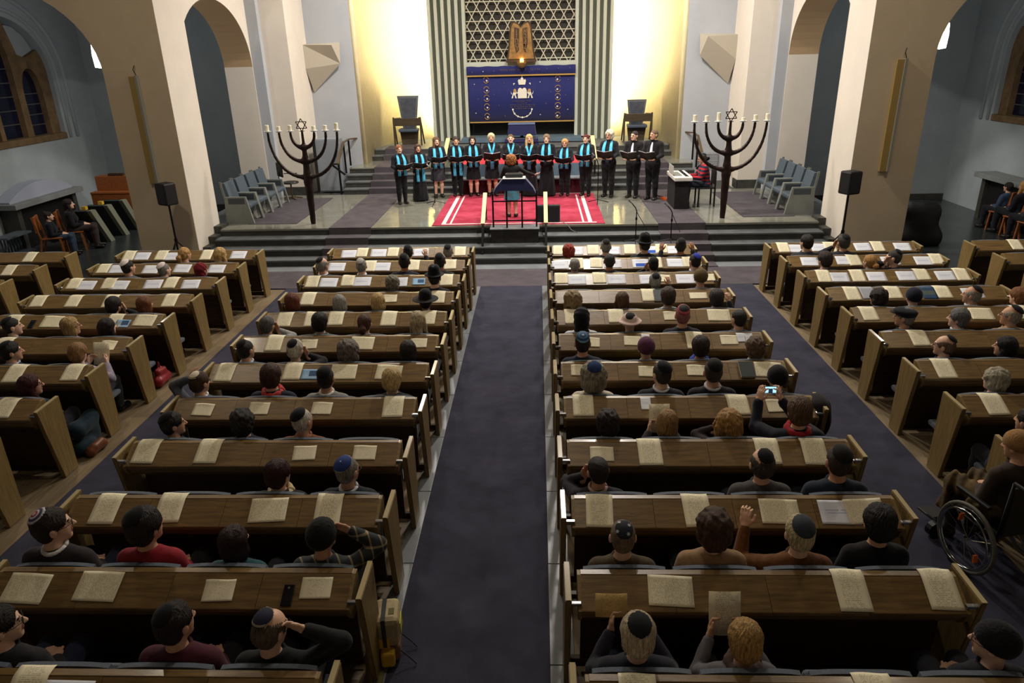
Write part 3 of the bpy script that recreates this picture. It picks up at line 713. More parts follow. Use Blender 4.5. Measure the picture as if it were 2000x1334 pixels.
def npmesh(name, parts, mats, mfun=None):
    V = []; Fc = []; n = 0
    for v, f in parts: V.append(v); Fc.append(f+n); n += len(v)
    V = np.concatenate(V); Fc = np.concatenate(Fc)
    me = bpy.data.meshes.new(name); me.vertices.add(len(V)); me.vertices.foreach_set('co', V.ravel())
    me.loops.add(len(Fc)*4); me.loops.foreach_set('vertex_index', Fc.ravel().astype(np.int32))
    me.polygons.add(len(Fc)); me.polygons.foreach_set('loop_start', np.arange(0, len(Fc)*4, 4, dtype=np.int32))
    for m in mats: me.materials.append(m)
    if mfun is not None: me.polygons.foreach_set('material_index', mfun(V[Fc].mean(1)).astype(np.int32))
    me.polygons.foreach_set('use_smooth', np.ones(len(Fc), bool)); me.update(calc_edges=True); me.validate()
    return me
def rotm(yaw, pitch=0, roll=0): return np.array(Matrix.Rotation(yaw, 3, 'Z') @ Matrix.Rotation(pitch, 3, 'X') @ Matrix.Rotation(roll, 3, 'Y'))
def ik(S, W, l1, l2, hint):
    d = W-S; L = np.linalg.norm(d); mxl = (l1+l2)*.995
    if L > mxl: W = S+d*mxl/L; d = W-S; L = mxl
    u = d/L; h = hint-u*hint.dot(u); h /= np.linalg.norm(h)+1e-9
    c = (l1*l1+L*L-l2*l2)/(2*l1*L); c = max(-1, min(1, c)); s_ = math.sqrt(1-c*c)
    return S+u*(l1*c)+h*(l1*s_), W
def head_prims(hp, R, HS, mouth=False):
    E = lambda c, r, k, sub=False: ell(hp(c), [v*HS for v in r], R, k*HS, sub)
    C = lambda a, b, ra, rb, k: cap(hp(a), hp(b), ra*HS, rb*HS, k*HS)
    P_ = [E((0, -.012, .03), (.077, .096, .088), .02), E((0, .022, -.03), (.063, .07, .084), .035), E((0, .062, -.094), (.026, .022, .02), .03),
          C((-.034, .083, .024), (.034, .083, .024), .009, .009, .014), C((0, .09, .014), (0, .112, -.024), .0085, .0135, .011),
          E((.014, .098, -.026), (.009, .011, .008), .008), E((-.014, .098, -.026), (.009, .011, .008), .008),
          E((.031, .102, .004), (.017, .016, .012), .012, True), E((-.031, .102, .004), (.017, .016, .012), .012, True),
          E((.03, .079, .004), (.0125, .0115, .011), .004), E((-.03, .079, .004), (.0125, .0115, .011), .004),
          E((0, .088, -.05), (.024, .009, .006), .006), E((0, .086, -.061), (.02, .009, .006), .006),
          E((.08, -.008, -.006), (.012, .021, .033), .006), E((-.08, -.008, -.006), (.012, .021, .033), .006)]
    if mouth: P_.append(E((0, .097, -.057), (.014, .016, .009), .005, True))
    return P_
def hand_prims(W, hd, pn, side, curl=.5, spread=.3):
    """fingers along hd, palm facing pn, thumb on the inner side"""
    y = hd/np.linalg.norm(hd); z = -pn+y*pn.dot(y); z /= np.linalg.norm(z); x = np.cross(y, z)
    tx = -side       # thumb towards the body's middle when the palm faces down
    T = lambda p: W+x*p[0]+y*p[1]+z*p[2]
    R = np.stack([x, y, z], 1)
    P_ = [cap(W-y*.05, T((0, .012, 0)), .027, .026, .012), ell(T((0, .05, 0)), (.041, .052, .017), R, .014)]
    for i, (fx, ln) in enumerate(((-.031, .062), (-.0105, .076), (.0105, .082), (.031, .074))):
        fx *= -tx; a = T((fx, .088, 0)); d1 = curl*.5; l = ln*.52; sx = fx*spread
        q = (fx+sx*.25, .088+l*math.cos(d1), -l*math.sin(d1)); b_ = T(q); d2 = d1+curl*1.1
        q2 = (q[0]+sx*.15, q[1]+ln*.5*math.cos(d2), q[2]-ln*.5*math.sin(d2))
        P_ += [cap(a, b_, .0098, .009, .006), cap(b_, T(q2), .009, .0076, .004)]
    P_ += [cap(T((tx*.026, .02, -.004)), T((tx*.056, .055, -.012)), .0135, .0115, .012), cap(T((tx*.056, .055, -.012)), T((tx*.062, .092, -.02)), .0112, .009, .005)]
    return P_
SKIN = mat('skin', (204, 158, 130), .5, spec=.35, noise=(30, .06)); SKIN2 = mat('skin_pale', (224, 182, 156), .5, spec=.35, noise=(30, .06)); SKIN3 = mat('skin_tan', (164, 112, 84), .5, spec=.35, noise=(30, .06))
LIPS = mat('lips', (178, 104, 92), .45); EYE = mat('eye', (46, 38, 34), .2)
def cloth(col, rough=.85, pat=None):
    nm = 'cloth_%d_%d_%d%s' % (*col, pat or '')
    if nm in MATS: return MATS[nm]
    m = mat(nm, col, rough, spec=.2, noise=(26, .16), bump=(180, .15), sheen=.1)
    if pat in ('plaid', 'check', 'stripe'):
        nt = m.node_tree; N = nt.nodes; L = nt.links; b = N['Principled BSDF']
        t = N.new('ShaderNodeTexCoord'); sp = N.new('ShaderNodeSeparateXYZ'); L.new(t.outputs['Object'], sp.inputs[0])
        def mt(op, a, v):
            n = N.new('ShaderNodeMath'); n.operation = op
            for i, q in enumerate((a, v)):
                if isinstance(q, (int, float)): n.inputs[i].default_value = q
                else: L.new(q, n.inputs[i])
            return n.outputs[0]
        f = {'plaid': 11.0, 'check': 22.0, 'stripe': 11.0}[pat]
        gz = mt('LESS_THAN', mt('FRACT', mt('MULTIPLY', sp.outputs['Z'], f), 0), .45 if pat != 'plaid' else .16)
        gx = mt('LESS_THAN', mt('FRACT', mt('MULTIPLY', mt('ADD', sp.outputs['X'], mt('MULTIPLY', sp.outputs['Y'], .6)), f), 0), .45 if pat == 'check' else .16)
        fac = gz if pat == 'stripe' else mt('MULTIPLY', mt('ADD', gz, gx), .5)
        mxn = N.new('ShaderNodeMix'); mxn.data_type = 'RGBA'; L.new(fac, mxn.inputs[0]); mxn.inputs[6].default_value = (*lin(col), 1)
        mxn.inputs[7].default_value = (*lin({'plaid': (178, 160, 118), 'check': (226, 220, 214), 'stripe': (166, 34, 44)}[pat]), 1)
        if b.inputs['Base Color'].links: nt.links.remove(b.inputs['Base Color'].links[0])
        L.new(mxn.outputs[2], b.inputs['Base Color'])
    return m
PROTO = {}
def proto(key, seat=True, hz=.435, tl=.375, head=(0, 0, 0), lh='lap', rh='lap', bottom='trousers', mouth=False, HS=1.07, lean=0.0, fem=False, kx=.11, topcut=None):
    """build (once) the meshes of one pose"""
    if key in PROTO: return PROTO[key]
    sw = .165 if fem else .178
    if seat: hip = A3(0, 0, hz); sh = hz+tl
    else: hip = A3(0, 0, .90); sh = 1.405
    hh = .2*HS
    hc = A3(0, .03+lean*1.2, sh+hh); R = rotm(*[math.radians(v) for v in head]); hp = lambda p: hc+R@(A3(p)*HS)
    S_ = {s: A3(s*sw, -.005+lean*.8, sh-.02) for s in (-1, 1)}
    ml = sh-hip[2]
    f = .92 if fem else 1.0
    def torso(i=0.0):
        return [ell((0, 0, hip[2]+.01), (.17+i, .125+i, .12+i), k=.05), cap((0, -.005, hip[2]+.06), (0, lean*.4, hip[2]+ml*.55), .135*f+i, .15*f+i, .05, .78),
                cap((0, lean*.4, hip[2]+ml*.5), (0, lean*.8, sh-.10), .15*f+i, .165*f+i, .05, .68),
                cap((-sw*.72, lean*.8-.008, sh-.045), (sw*.72, lean*.8-.008, sh-.045), .062+i, .062+i, .05),
                cap((0, lean*.8-.012, sh+.035), (sw*.75, lean*.8-.008, sh-.03), .045+i*.8, .05+i, .04), cap((0, lean*.8-.012, sh+.035), (-sw*.75, lean*.8-.008, sh-.03), .045+i*.8, .05+i, .04)]+([ell((.072, .078+lean*.6, sh-.16), (.066+i, .055+i, .062+i), k=.05), ell((-.072, .078+lean*.6, sh-.16), (.066+i, .055+i, .062+i), k=.05)] if fem else [])
    neck = [cap((0, lean*.9-.01, sh-.01), hp((0, -.022, -.06)), .058*HS, .05*HS, .025)]
    arms = {}; hands = {}
    for s, hn in ((-1, lh), (1, rh)):
        hint = A3(s*.55, -.35, -1.0)
        if hn == 'lap': W = A3(s*.075, .25, hz+.115) if seat else A3(s*.24, .06, .84); hd = A3(-s*.55, .8, -.15) if seat else A3(0, .1, -1); pn = A3(0, -.1, -1) if seat else A3(-s, 0, 0); cu = .5
        elif hn == 'face': W = hp((s*.085, .10, -.09)); hd = A3(-s*.25, .05, .95); pn = A3(-s*.6, -.8, 0); cu = .7; hint = A3(s*.8, .3, -1)
        elif hn == 'brow': W = hp((s*.15, .10, .0)); hd = A3(-s*.8, -.1, .5); pn = A3(-s*.3, -.9, -.2); cu = .6; hint = A3(s*1.0, .1, -.55)
        elif hn == 'headtop': W = hp((s*.13, -.01, .03)); hd = A3(-s*.4, -.1, .8); pn = A3(-s, 0, -.3); cu = .5; hint = A3(s*1.0, .1, -.6)
        elif hn == 'hold': W = A3(s*.125, .34, sh-.06); hd = A3(-s*.15, .6, .6); pn = A3(-s*.9, .1, .4); cu = .9; hint = A3(s*.6, -.1, -1)
        elif hn == 'phone': W = A3(s*.105-.14, .38, sh+.15); hd = A3(-s*.2, .15, .95); pn = A3(-s*.8, .5, 0); cu = .8; hint = A3(s*.6, 0, -1)
        elif hn == 'raise': W = A3(s*.27, .32, sh+.06); hd = A3(-s*.05, .25, .95); pn = A3(-s*.5, .8, 0); cu = .9; hint = A3(s*.6, 0, -1)
        elif hn == 'folder': W = A3(s*.13, .26, 1.04); hd = A3(-s*.3, .95, -.05); pn = A3(-s*.15, .0, 1.0); cu = .25; hint = A3(s*.7, -.5, -1)
        elif hn == 'out': W = A3(s*.60, .20, 1.13); hd = A3(s*.9, .25, .3); pn = A3(0, .3, .9); cu = .25; hint = A3(s*.1, -.4, -1)
        elif hn == 'keys': W = A3(s*.14, .40, hz+.20); hd = A3(0, 1, -.15); pn = A3(0, 0, -1); cu = .7
        elif hn == 'bent': W = A3(s*.20, .30, 1.12); hd = A3(-s*.3, .8, .3); pn = A3(-s*.6, 0, -.6); cu = .5
        l1, l2 = (.265, .245)
        E_, W = ik(S_[s], W, l1, l2, hint); arms[s] = (S_[s], E_, W); hands[s] = (W, hd, pn, cu)
    def arm(s, i=0.0, cut=1.0):
        a, e_, w_ = arms[s]; w2 = e_+(w_-e_)*cut
        return [cap(a, e_, .052*f+i, .043*f+i, .035), cap(e_, w2, .043*f+i, (.043+(.029-.043)*cut)*f+i, .015)]
    if seat:
        K = {s: A3(s*kx, .43, hz+.03) for s in (-1, 1)}; AN = {s: A3(s*kx, .43, .10) for s in (-1, 1)}
    else:
        K = {s: A3(s*.085, .02, .49) for s in (-1, 1)}; AN = {s: A3(s*.085, -.01, .085) for s in (-1, 1)}
    def leg(s, i=0.0, z0=None):
        h_ = A3(s*.088, .01, hip[2]); k_ = K[s]; a_ = AN[s]
        return [cap(h_, k_, .083+i, .056+i, .04), cap(k_, k_+(a_-k_)*.35, .053+i, .055+i, .03), cap(k_+(a_-k_)*.35, a_, .054+i, .036+i, .03)]
    foot = lambda s, i=0: [cap(AN[s]+A3(0, -.02, -.045), AN[s]+A3(s*.02, .13, -.055), .036+i, .032+i, .03), cap(AN[s], AN[s]+A3(0, -.01, -.04), .036+i, .036+i, .02)]
    vb = .0145
    body = [sdf(torso()+neck+arm(1)+arm(-1)+leg(1)+leg(-1)+foot(1)+foot(-1), vb), sdf(head_prims(hp, R, HS, mouth)+[cap(hp((0, -.024, -.045)), A3(0, lean*.9-.01, sh+.03), .05*HS, .056*HS, .02)], .0068)]
    for s in (-1, 1):
        W, hd, pn, cu = hands[s]; body.append(sdf(hand_prims(W, hd/np.linalg.norm(hd), pn, s, cu), .006))
    Ri = R.T
    def mf(C_):
        L_ = ((C_-hc)@Ri.T)/HS; r = np.zeros(len(C_), int)
        lip = (np.abs(L_[:, 0]) < .023) & (L_[:, 1] > .082) & (L_[:, 2] < -.044) & (L_[:, 2] > -.068); r[lip] = 1
        for sx in (-1, 1): r[((L_[:, 0]-sx*.03)**2+(L_[:, 2]-.004)**2 < .0105**2) & (L_[:, 1] > .074)] = 2
        r[(np.abs(np.abs(L_[:, 0])-.031) < .018) & (np.abs(L_[:, 2]-.027) < .004) & (L_[:, 1] > .078)] = 2
        return r
    P_ = {'hc': hc, 'R': R, 'HS': HS, 'sh': sh, 'hands': hands, 'lean': lean}
    P_['body'] = npmesh('person', body, [SKIN, LIPS, EYE], mf)
    wr = lambda X, Y, Z: .0055*n3(X, Y, Z, 21, 1.0)+.003*n3(X, Y, Z, 47, 2.0)
    zlow = hip[2]-.02 if topcut is None else topcut
    sl = topcut if False else .93
    P_['top'] = npmesh('jacket', [sdf(torso(.016)+arm(1, .014, .9)+arm(-1, .014, .9)+[ell((0, lean*.9+.012, sh+.15), (.078, .085, .105), k=.012, sub=True)], vb, wr, [((0, 0, 1), zlow if seat else (.80 if not fem else .84))])], [cloth((30, 30, 36))])
    if bottom in ('trousers',):
        P_['bottom'] = npmesh('trousers', [sdf([ell((0, 0, hip[2]+.01), (.182, .137, .125), k=.05)]+leg(1, .016)+leg(-1, .016), vb, wr, [((0, 0, 1), .075), ((0, 0, -1), -(hip[2]+.12))])], [cloth((24, 24, 28))])
    elif bottom in ('skirt', 'dress'):
        hem = .50 if bottom == 'skirt' else .03
        P_['bottom'] = npmesh('skirt', [sdf([ell((0, 0, .93), (.178, .135, .14), k=.05), cap((0, 0, 1.0), (0, .01, hem-.02), .15, .21 if bottom == 'skirt' else .24, .04, .8)], vb, lambda X, Y, Z: .007*np.sin(np.arctan2(X, Y)*9+Z*3)*np.clip((1.0-Z)*2, 0, 1), [((0, 0, 1), hem), ((0, 0, -1), -1.08)])], [cloth((24, 24, 28))])
    P_['shoes'] = npmesh('shoes', [sdf(foot(1, .012)+foot(-1, .012), .0125, None, [((0, 0, 1), .012), ((0, 0, -1), -.105)])], [mat('shoe_leather', (22, 20, 20), .35)])
    PROTO[key] = P_; return P_

# ------------------------------------------------------------------ hair and head coverings, in head space
HAIRM = {}
def hair_mat(col):
    nm = 'hair_%d_%d_%d' % col
    return mat(nm, col, .5, spec=.4, noise=(16, .6, (6, 6, .7)), bump=(70, .9, (5, 5, .5)))
HAIR = {}
FACE = ell((0, .118, -.036), (.075, .075, .108), k=.012, sub=True)
EARS = [ell((s*.088, .004, -.02), (.02, .022, .034), k=.008, sub=True) for s in (-1, 1)]
def hair(style):
    if style in HAIR: return HAIR[style]
    strand = lambda X, Y, Z: .0034*np.sin(np.arctan2(X, -Y+.0)*40+7*np.sin(Z*30+X*20))+.004*n3(X, Y, Z, 46, .7)+.003*n3(X, Y, Z, 90, 2.7)
    curl = lambda a, f: (lambda X, Y, Z: a*n3(X, Y, Z, f, .4)+a*.55*n3(X, Y, Z, f*2.1, 1.7))
    cuts = []; d = strand
    if style == 'crop': P_ = [ell((0, -.014, .033), (.081, .1, .092)), ell((0, -.04, -.015), (.07, .062, .075)), FACE]+EARS; cuts = [((0, -.3, .95), -.058)]; d = lambda X, Y, Z: .0015*n3(X, Y, Z, 120, 1)
    elif style == 'short': P_ = [ell((0, -.014, .036), (.087, .106, .098)), ell((0, -.045, -.015), (.076, .066, .08)), FACE]+EARS; cuts = [((0, -.3, .95), -.062)]
    elif style == 'full': P_ = [ell((0, -.016, .04), (.098, .114, .106)), ell((0, -.05, -.02), (.09, .07, .085)), FACE]; cuts = [((0, -.2, .97), -.085)]
    elif style == 'fringe': P_ = [ell((0, -.014, .02), (.085, .104, .085)), ell((0, -.045, -.02), (.075, .065, .07)), ell((0, .03, .115), (.088, .125, .082), k=.01, sub=True), FACE]+EARS; cuts = [((0, -.3, .95), -.065)]
    elif style == 'bob': P_ = [ell((0, -.014, .036), (.092, .108, .1)), ell((.062, -.005, -.05), (.035, .062, .085), k=.03), ell((-.062, -.005, -.05), (.035, .062, .085), k=.03), ell((0, -.06, -.055), (.078, .05, .085), k=.03), FACE]; cuts = [((0, 0, 1), -.135)]
    elif style == 'long': P_ = [ell((0, -.014, .036), (.092, .108, .1)), cap((.066, -.005, -.03), (.082, .02, -.24), .036, .032, .03), cap((-.066, -.005, -.03), (-.082, .02, -.24), .036, .032, .03), cap((0, -.065, 0), (0, -.085, -.27), .062, .058, .04), FACE]
    elif style == 'pony': P_ = [ell((0, -.014, .036), (.085, .105, .096)), ell((0, -.04, -.02), (.072, .06, .07)), cap((0, -.105, .02), (0, -.135, -.03), .026, .04, .015), cap((0, -.135, -.03), (0, -.11, -.17), .04, .018, .02), FACE]+EARS; cuts = [((0, 0, 1), -.24)]
    elif style == 'bun': P_ = [ell((0, -.014, .036), (.085, .104, .096)), ell((0, -.04, -.02), (.072, .06, .07)), ell((0, -.07, .115), (.042, .042, .036), k=.012), FACE]+EARS; cuts = [((0, -.25, .95), -.075)]
    elif style == 'curly': P_ = [ell((0, -.02, .04), (.108, .118, .112)), ell((0, -.05, -.03), (.098, .082, .09), k=.04), FACE]; d = curl(.011, 58); cuts = [((0, 0, 1), -.125)]
    elif style == 'bigcurly': P_ = [ell((0, -.025, .045), (.128, .132, .122)), ell((0, -.055, -.05), (.125, .095, .1), k=.05), ell((0, .125, -.045), (.078, .08, .105), k=.012, sub=True)]; d = curl(.013, 50); cuts = [((0, 0, 1), -.16)]
    elif style == 'longcurly': P_ = [ell((0, -.02, .04), (.115, .12, .11)), cap((.085, -.01, -.02), (.1, .0, -.2), .05, .045, .04), cap((-.085, -.01, -.02), (-.1, .0, -.2), .05, .045, .04), cap((0, -.07, 0), (0, -.09, -.22), .075, .075, .04), ell((0, .125, -.045), (.078, .08, .105), k=.012, sub=True)]; d = curl(.01, 55)
    elif style == 'kippah': P_ = [ell((0, -.016, .036), (.093, .112, .105))]; cuts = [((0, -.5, .866), .119)]; d = None
    elif style == 'bigkippah': P_ = [ell((0, -.016, .036), (.095, .114, .107))]; cuts = [((0, -.47, .883), .107)]; d = None
    elif style == 'kippahF': P_ = [ell((0, -.018, .04), (.108, .126, .118))]; cuts = [((0, -.5, .866), .134)]; d = None
    elif style == 'kippahC': P_ = [ell((0, -.025, .045), (.138, .146, .136))]; cuts = [((0, -.5, .866), .168)]; d = None
    elif style == 'knit': P_ = [ell((0, -.014, .04), (.1, .12, .112))]; cuts = [((0, -.32, .947), -.002)]; d = lambda X, Y, Z: .0016*np.sin(np.arctan2(X, -Y)*60)
    elif style == 'beret': P_ = [ell((0, -.02, .085), (.135, .14, .045), k=.02), ell((0, -.012, .05), (.094, .112, .05), k=.02)]; cuts = [((0, -.2, .98), .03)]; d = lambda X, Y, Z: .004*n3(X, Y, Z, 24, 1)
    elif style == 'flatcap': P_ = [ell((0, .0, .078), (.105, .135, .05), k=.02), ell((0, .11, .05), (.075, .06, .012), k=.02), ell((0, -.012, .05), (.094, .112, .055), k=.02)]; cuts = [((0, -.1, .99), .026)]; d = lambda X, Y, Z: .002*n3(X, Y, Z, 30, 1)
    elif style == 'fedora': P_ = [ell((0, -.005, .055), (.138, .155, .011), k=.012), cap((0, -.01, .05), (0, -.01, .125), .096, .082, .012, 1.12), ell((0, -.01, .225), (.022, .1, .05), k=.02, sub=True)]; d = None
    elif style == 'widehat': P_ = [ell((0, -.01, .05), (.185, .195, .012), k=.014), cap((0, -.01, .05), (0, -.01, .11), .1, .09, .012, 1.1)]; d = None
    elif style == 'scarf': P_ = [ell((0, -.014, .036), (.094, .113, .103)), ell((0, -.03, -.05), (.092, .085, .1), k=.03), ell((0, -.05, -.14), (.09, .07, .05), k=.03), FACE]; d = lambda X, Y, Z: .0035*np.sin(Z*70+X*20+6*np.sin(Y*18))
    elif style == 'brim': P_ = [ell((0, -.012, .03), (.15, .16, .03), k=.02), ell((0, -.012, .05), (.1, .118, .085), k=.03)]; d = lambda X, Y, Z: .004*n3(X, Y, Z, 30, 2)
    v = sdf(P_, .0062, d, cuts)
    HAIR[style] = npmesh({'kippah': 'kippah', 'bigkippah': 'kippah', 'kippahF': 'kippah', 'kippahC': 'kippah', 'knit': 'knitted_cap', 'beret': 'beret', 'flatcap': 'flat_cap', 'fedora': 'hat', 'widehat': 'hat', 'scarf': 'head_scarf', 'brim': 'hat'}.get(style, 'hair'), [v], [hair_mat((60, 44, 32))])
    return HAIR[style]
def setmat(o, m, i=0):
    o.material_slots[i].link = 'OBJECT'; o.material_slots[i].material = m
def ring_mat(name, rings):
    """concentric rings about the axis of a skullcap; rings: [(radius, colour)...] outward"""
    if name in MATS: return MATS[name]
    m = bpy.data.materials.new(name); m.use_nodes = True; nt = m.node_tree; N = nt.nodes; L = nt.links; b = N['Principled BSDF']; b.inputs['Roughness'].default_value = .8
    t = N.new('ShaderNodeTexCoord'); s = N.new('ShaderNodeVectorMath'); s.operation = 'SUBTRACT'; s.inputs[1].default_value = (0, -.016, .036); L.new(t.outputs['Object'], s.inputs[0])
    c = N.new('ShaderNodeVectorMath'); c.operation = 'CROSS_PRODUCT'; c.inputs[1].default_value = (0, -.5, .866); L.new(s.outputs[0], c.inputs[0])
    l = N.new('ShaderNodeVectorMath'); l.operation = 'LENGTH'; L.new(c.outputs[0], l.inputs[0]); mu = N.new('ShaderNodeMath'); mu.operation = 'MULTIPLY'; mu.inputs[1].default_value = 10; L.new(l.outputs['Value'], mu.inputs[0])
    r = N.new('ShaderNodeValToRGB'); r.color_ramp.interpolation = 'CONSTANT'; L.new(mu.outputs[0], r.inputs[0])
    for i, (rad, col) in enumerate(rings):
        e_ = r.color_ramp.elements[i] if i < 2 else r.color_ramp.elements.new(min(.999, rad*10))
        e_.position = min(.999, rad*10); e_.color = (*lin(col), 1)
    L.new(r.outputs[0], b.inputs['Base Color']); MATS[name] = m; return m
def ring_loop(c, rx, ry, n=24, tilt=0.0): return [(c[0]+rx*math.cos(a), c[1]+ry*math.sin(a), c[2]+tilt*math.sin(a)) for a in np.linspace(0, 2*math.pi, n)]
def person(P_, loc, rz=0, label='', cat='person', group=None, scale=1.0, flip=False, skin=None, hairs=(), top=(40, 40, 46), bottom=(30, 30, 36), shoes=True, topname='jacket', botname='trousers', pat=None, collar=None, glasses=False, neckscarf=None, botpat=None):
    o = inst('person', P_['body'], None, loc, (0, 0, rz), (scale*(-1 if flip else 1), scale, scale)); tag(o, label, cat, group)
    if skin: setmat(o, skin)
    t = inst(topname, P_['top'], o); setmat(t, cloth(top, pat=pat))
    if 'bottom' in P_: b = inst(botname, P_['bottom'], o); setmat(b, cloth(bottom, pat=botpat))
    if shoes: inst('shoes', P_['shoes'], o)
    HM = Matrix.Translation(Vector(P_['hc'])) @ Matrix([list(map(float, r)) for r in P_['R']]).to_4x4() @ Matrix.Scale(P_['HS'], 4)
    for st, col in hairs:
        h = inst(hair(st).name.split('.')[0], hair(st), o); h.matrix_local = HM
        setmat(h, col if not isinstance(col, tuple) else (hair_mat(col) if hair(st).name.startswith('hair') else cloth(col)))
    sh = P_['sh']; ln = P_['lean']
    if topname == 'jacket' and not neckscarf:
        MB().tube(ring_loop((0, ln*.9-.008, sh+.058), .073, .075, 20, .018), .0145, 8).obj('jacket_collar', cloth(tuple(int(v*.85) for v in top)), o, smooth=True)
    if collar:
        MB().tube(ring_loop((0, ln*.9-.006, sh+.08), .07, .07, 20, .014), .015, 8).obj('shirt_collar', cloth(collar), o, smooth=True)
    if neckscarf:
        MB().tube(ring_loop((0, ln*.9+.005, sh+.055), .088, .088, 22, .012), [.032+.006*math.sin(i*2.1) for i in range(22)], 10).obj('scarf', cloth(neckscarf), o, smooth=True)
    if glasses:
        g = MB()
        for s in (-1, 1):
            g.tube([(s*.034+.023*math.cos(a), .103, .004+.018*math.sin(a)) for a in np.linspace(0, 2*math.pi, 15)], .0022, 6); g.tube([(s*.056, .1, .008), (s*.083, .06, .01), (s*.087, -.02, .004)], .0022, 6)
        g.tube([(-.011, .105, .006), (.011, .105, .006)], .002, 6)
        q = g.obj('glasses', BLACK, o); q.matrix_local = HM
    return o
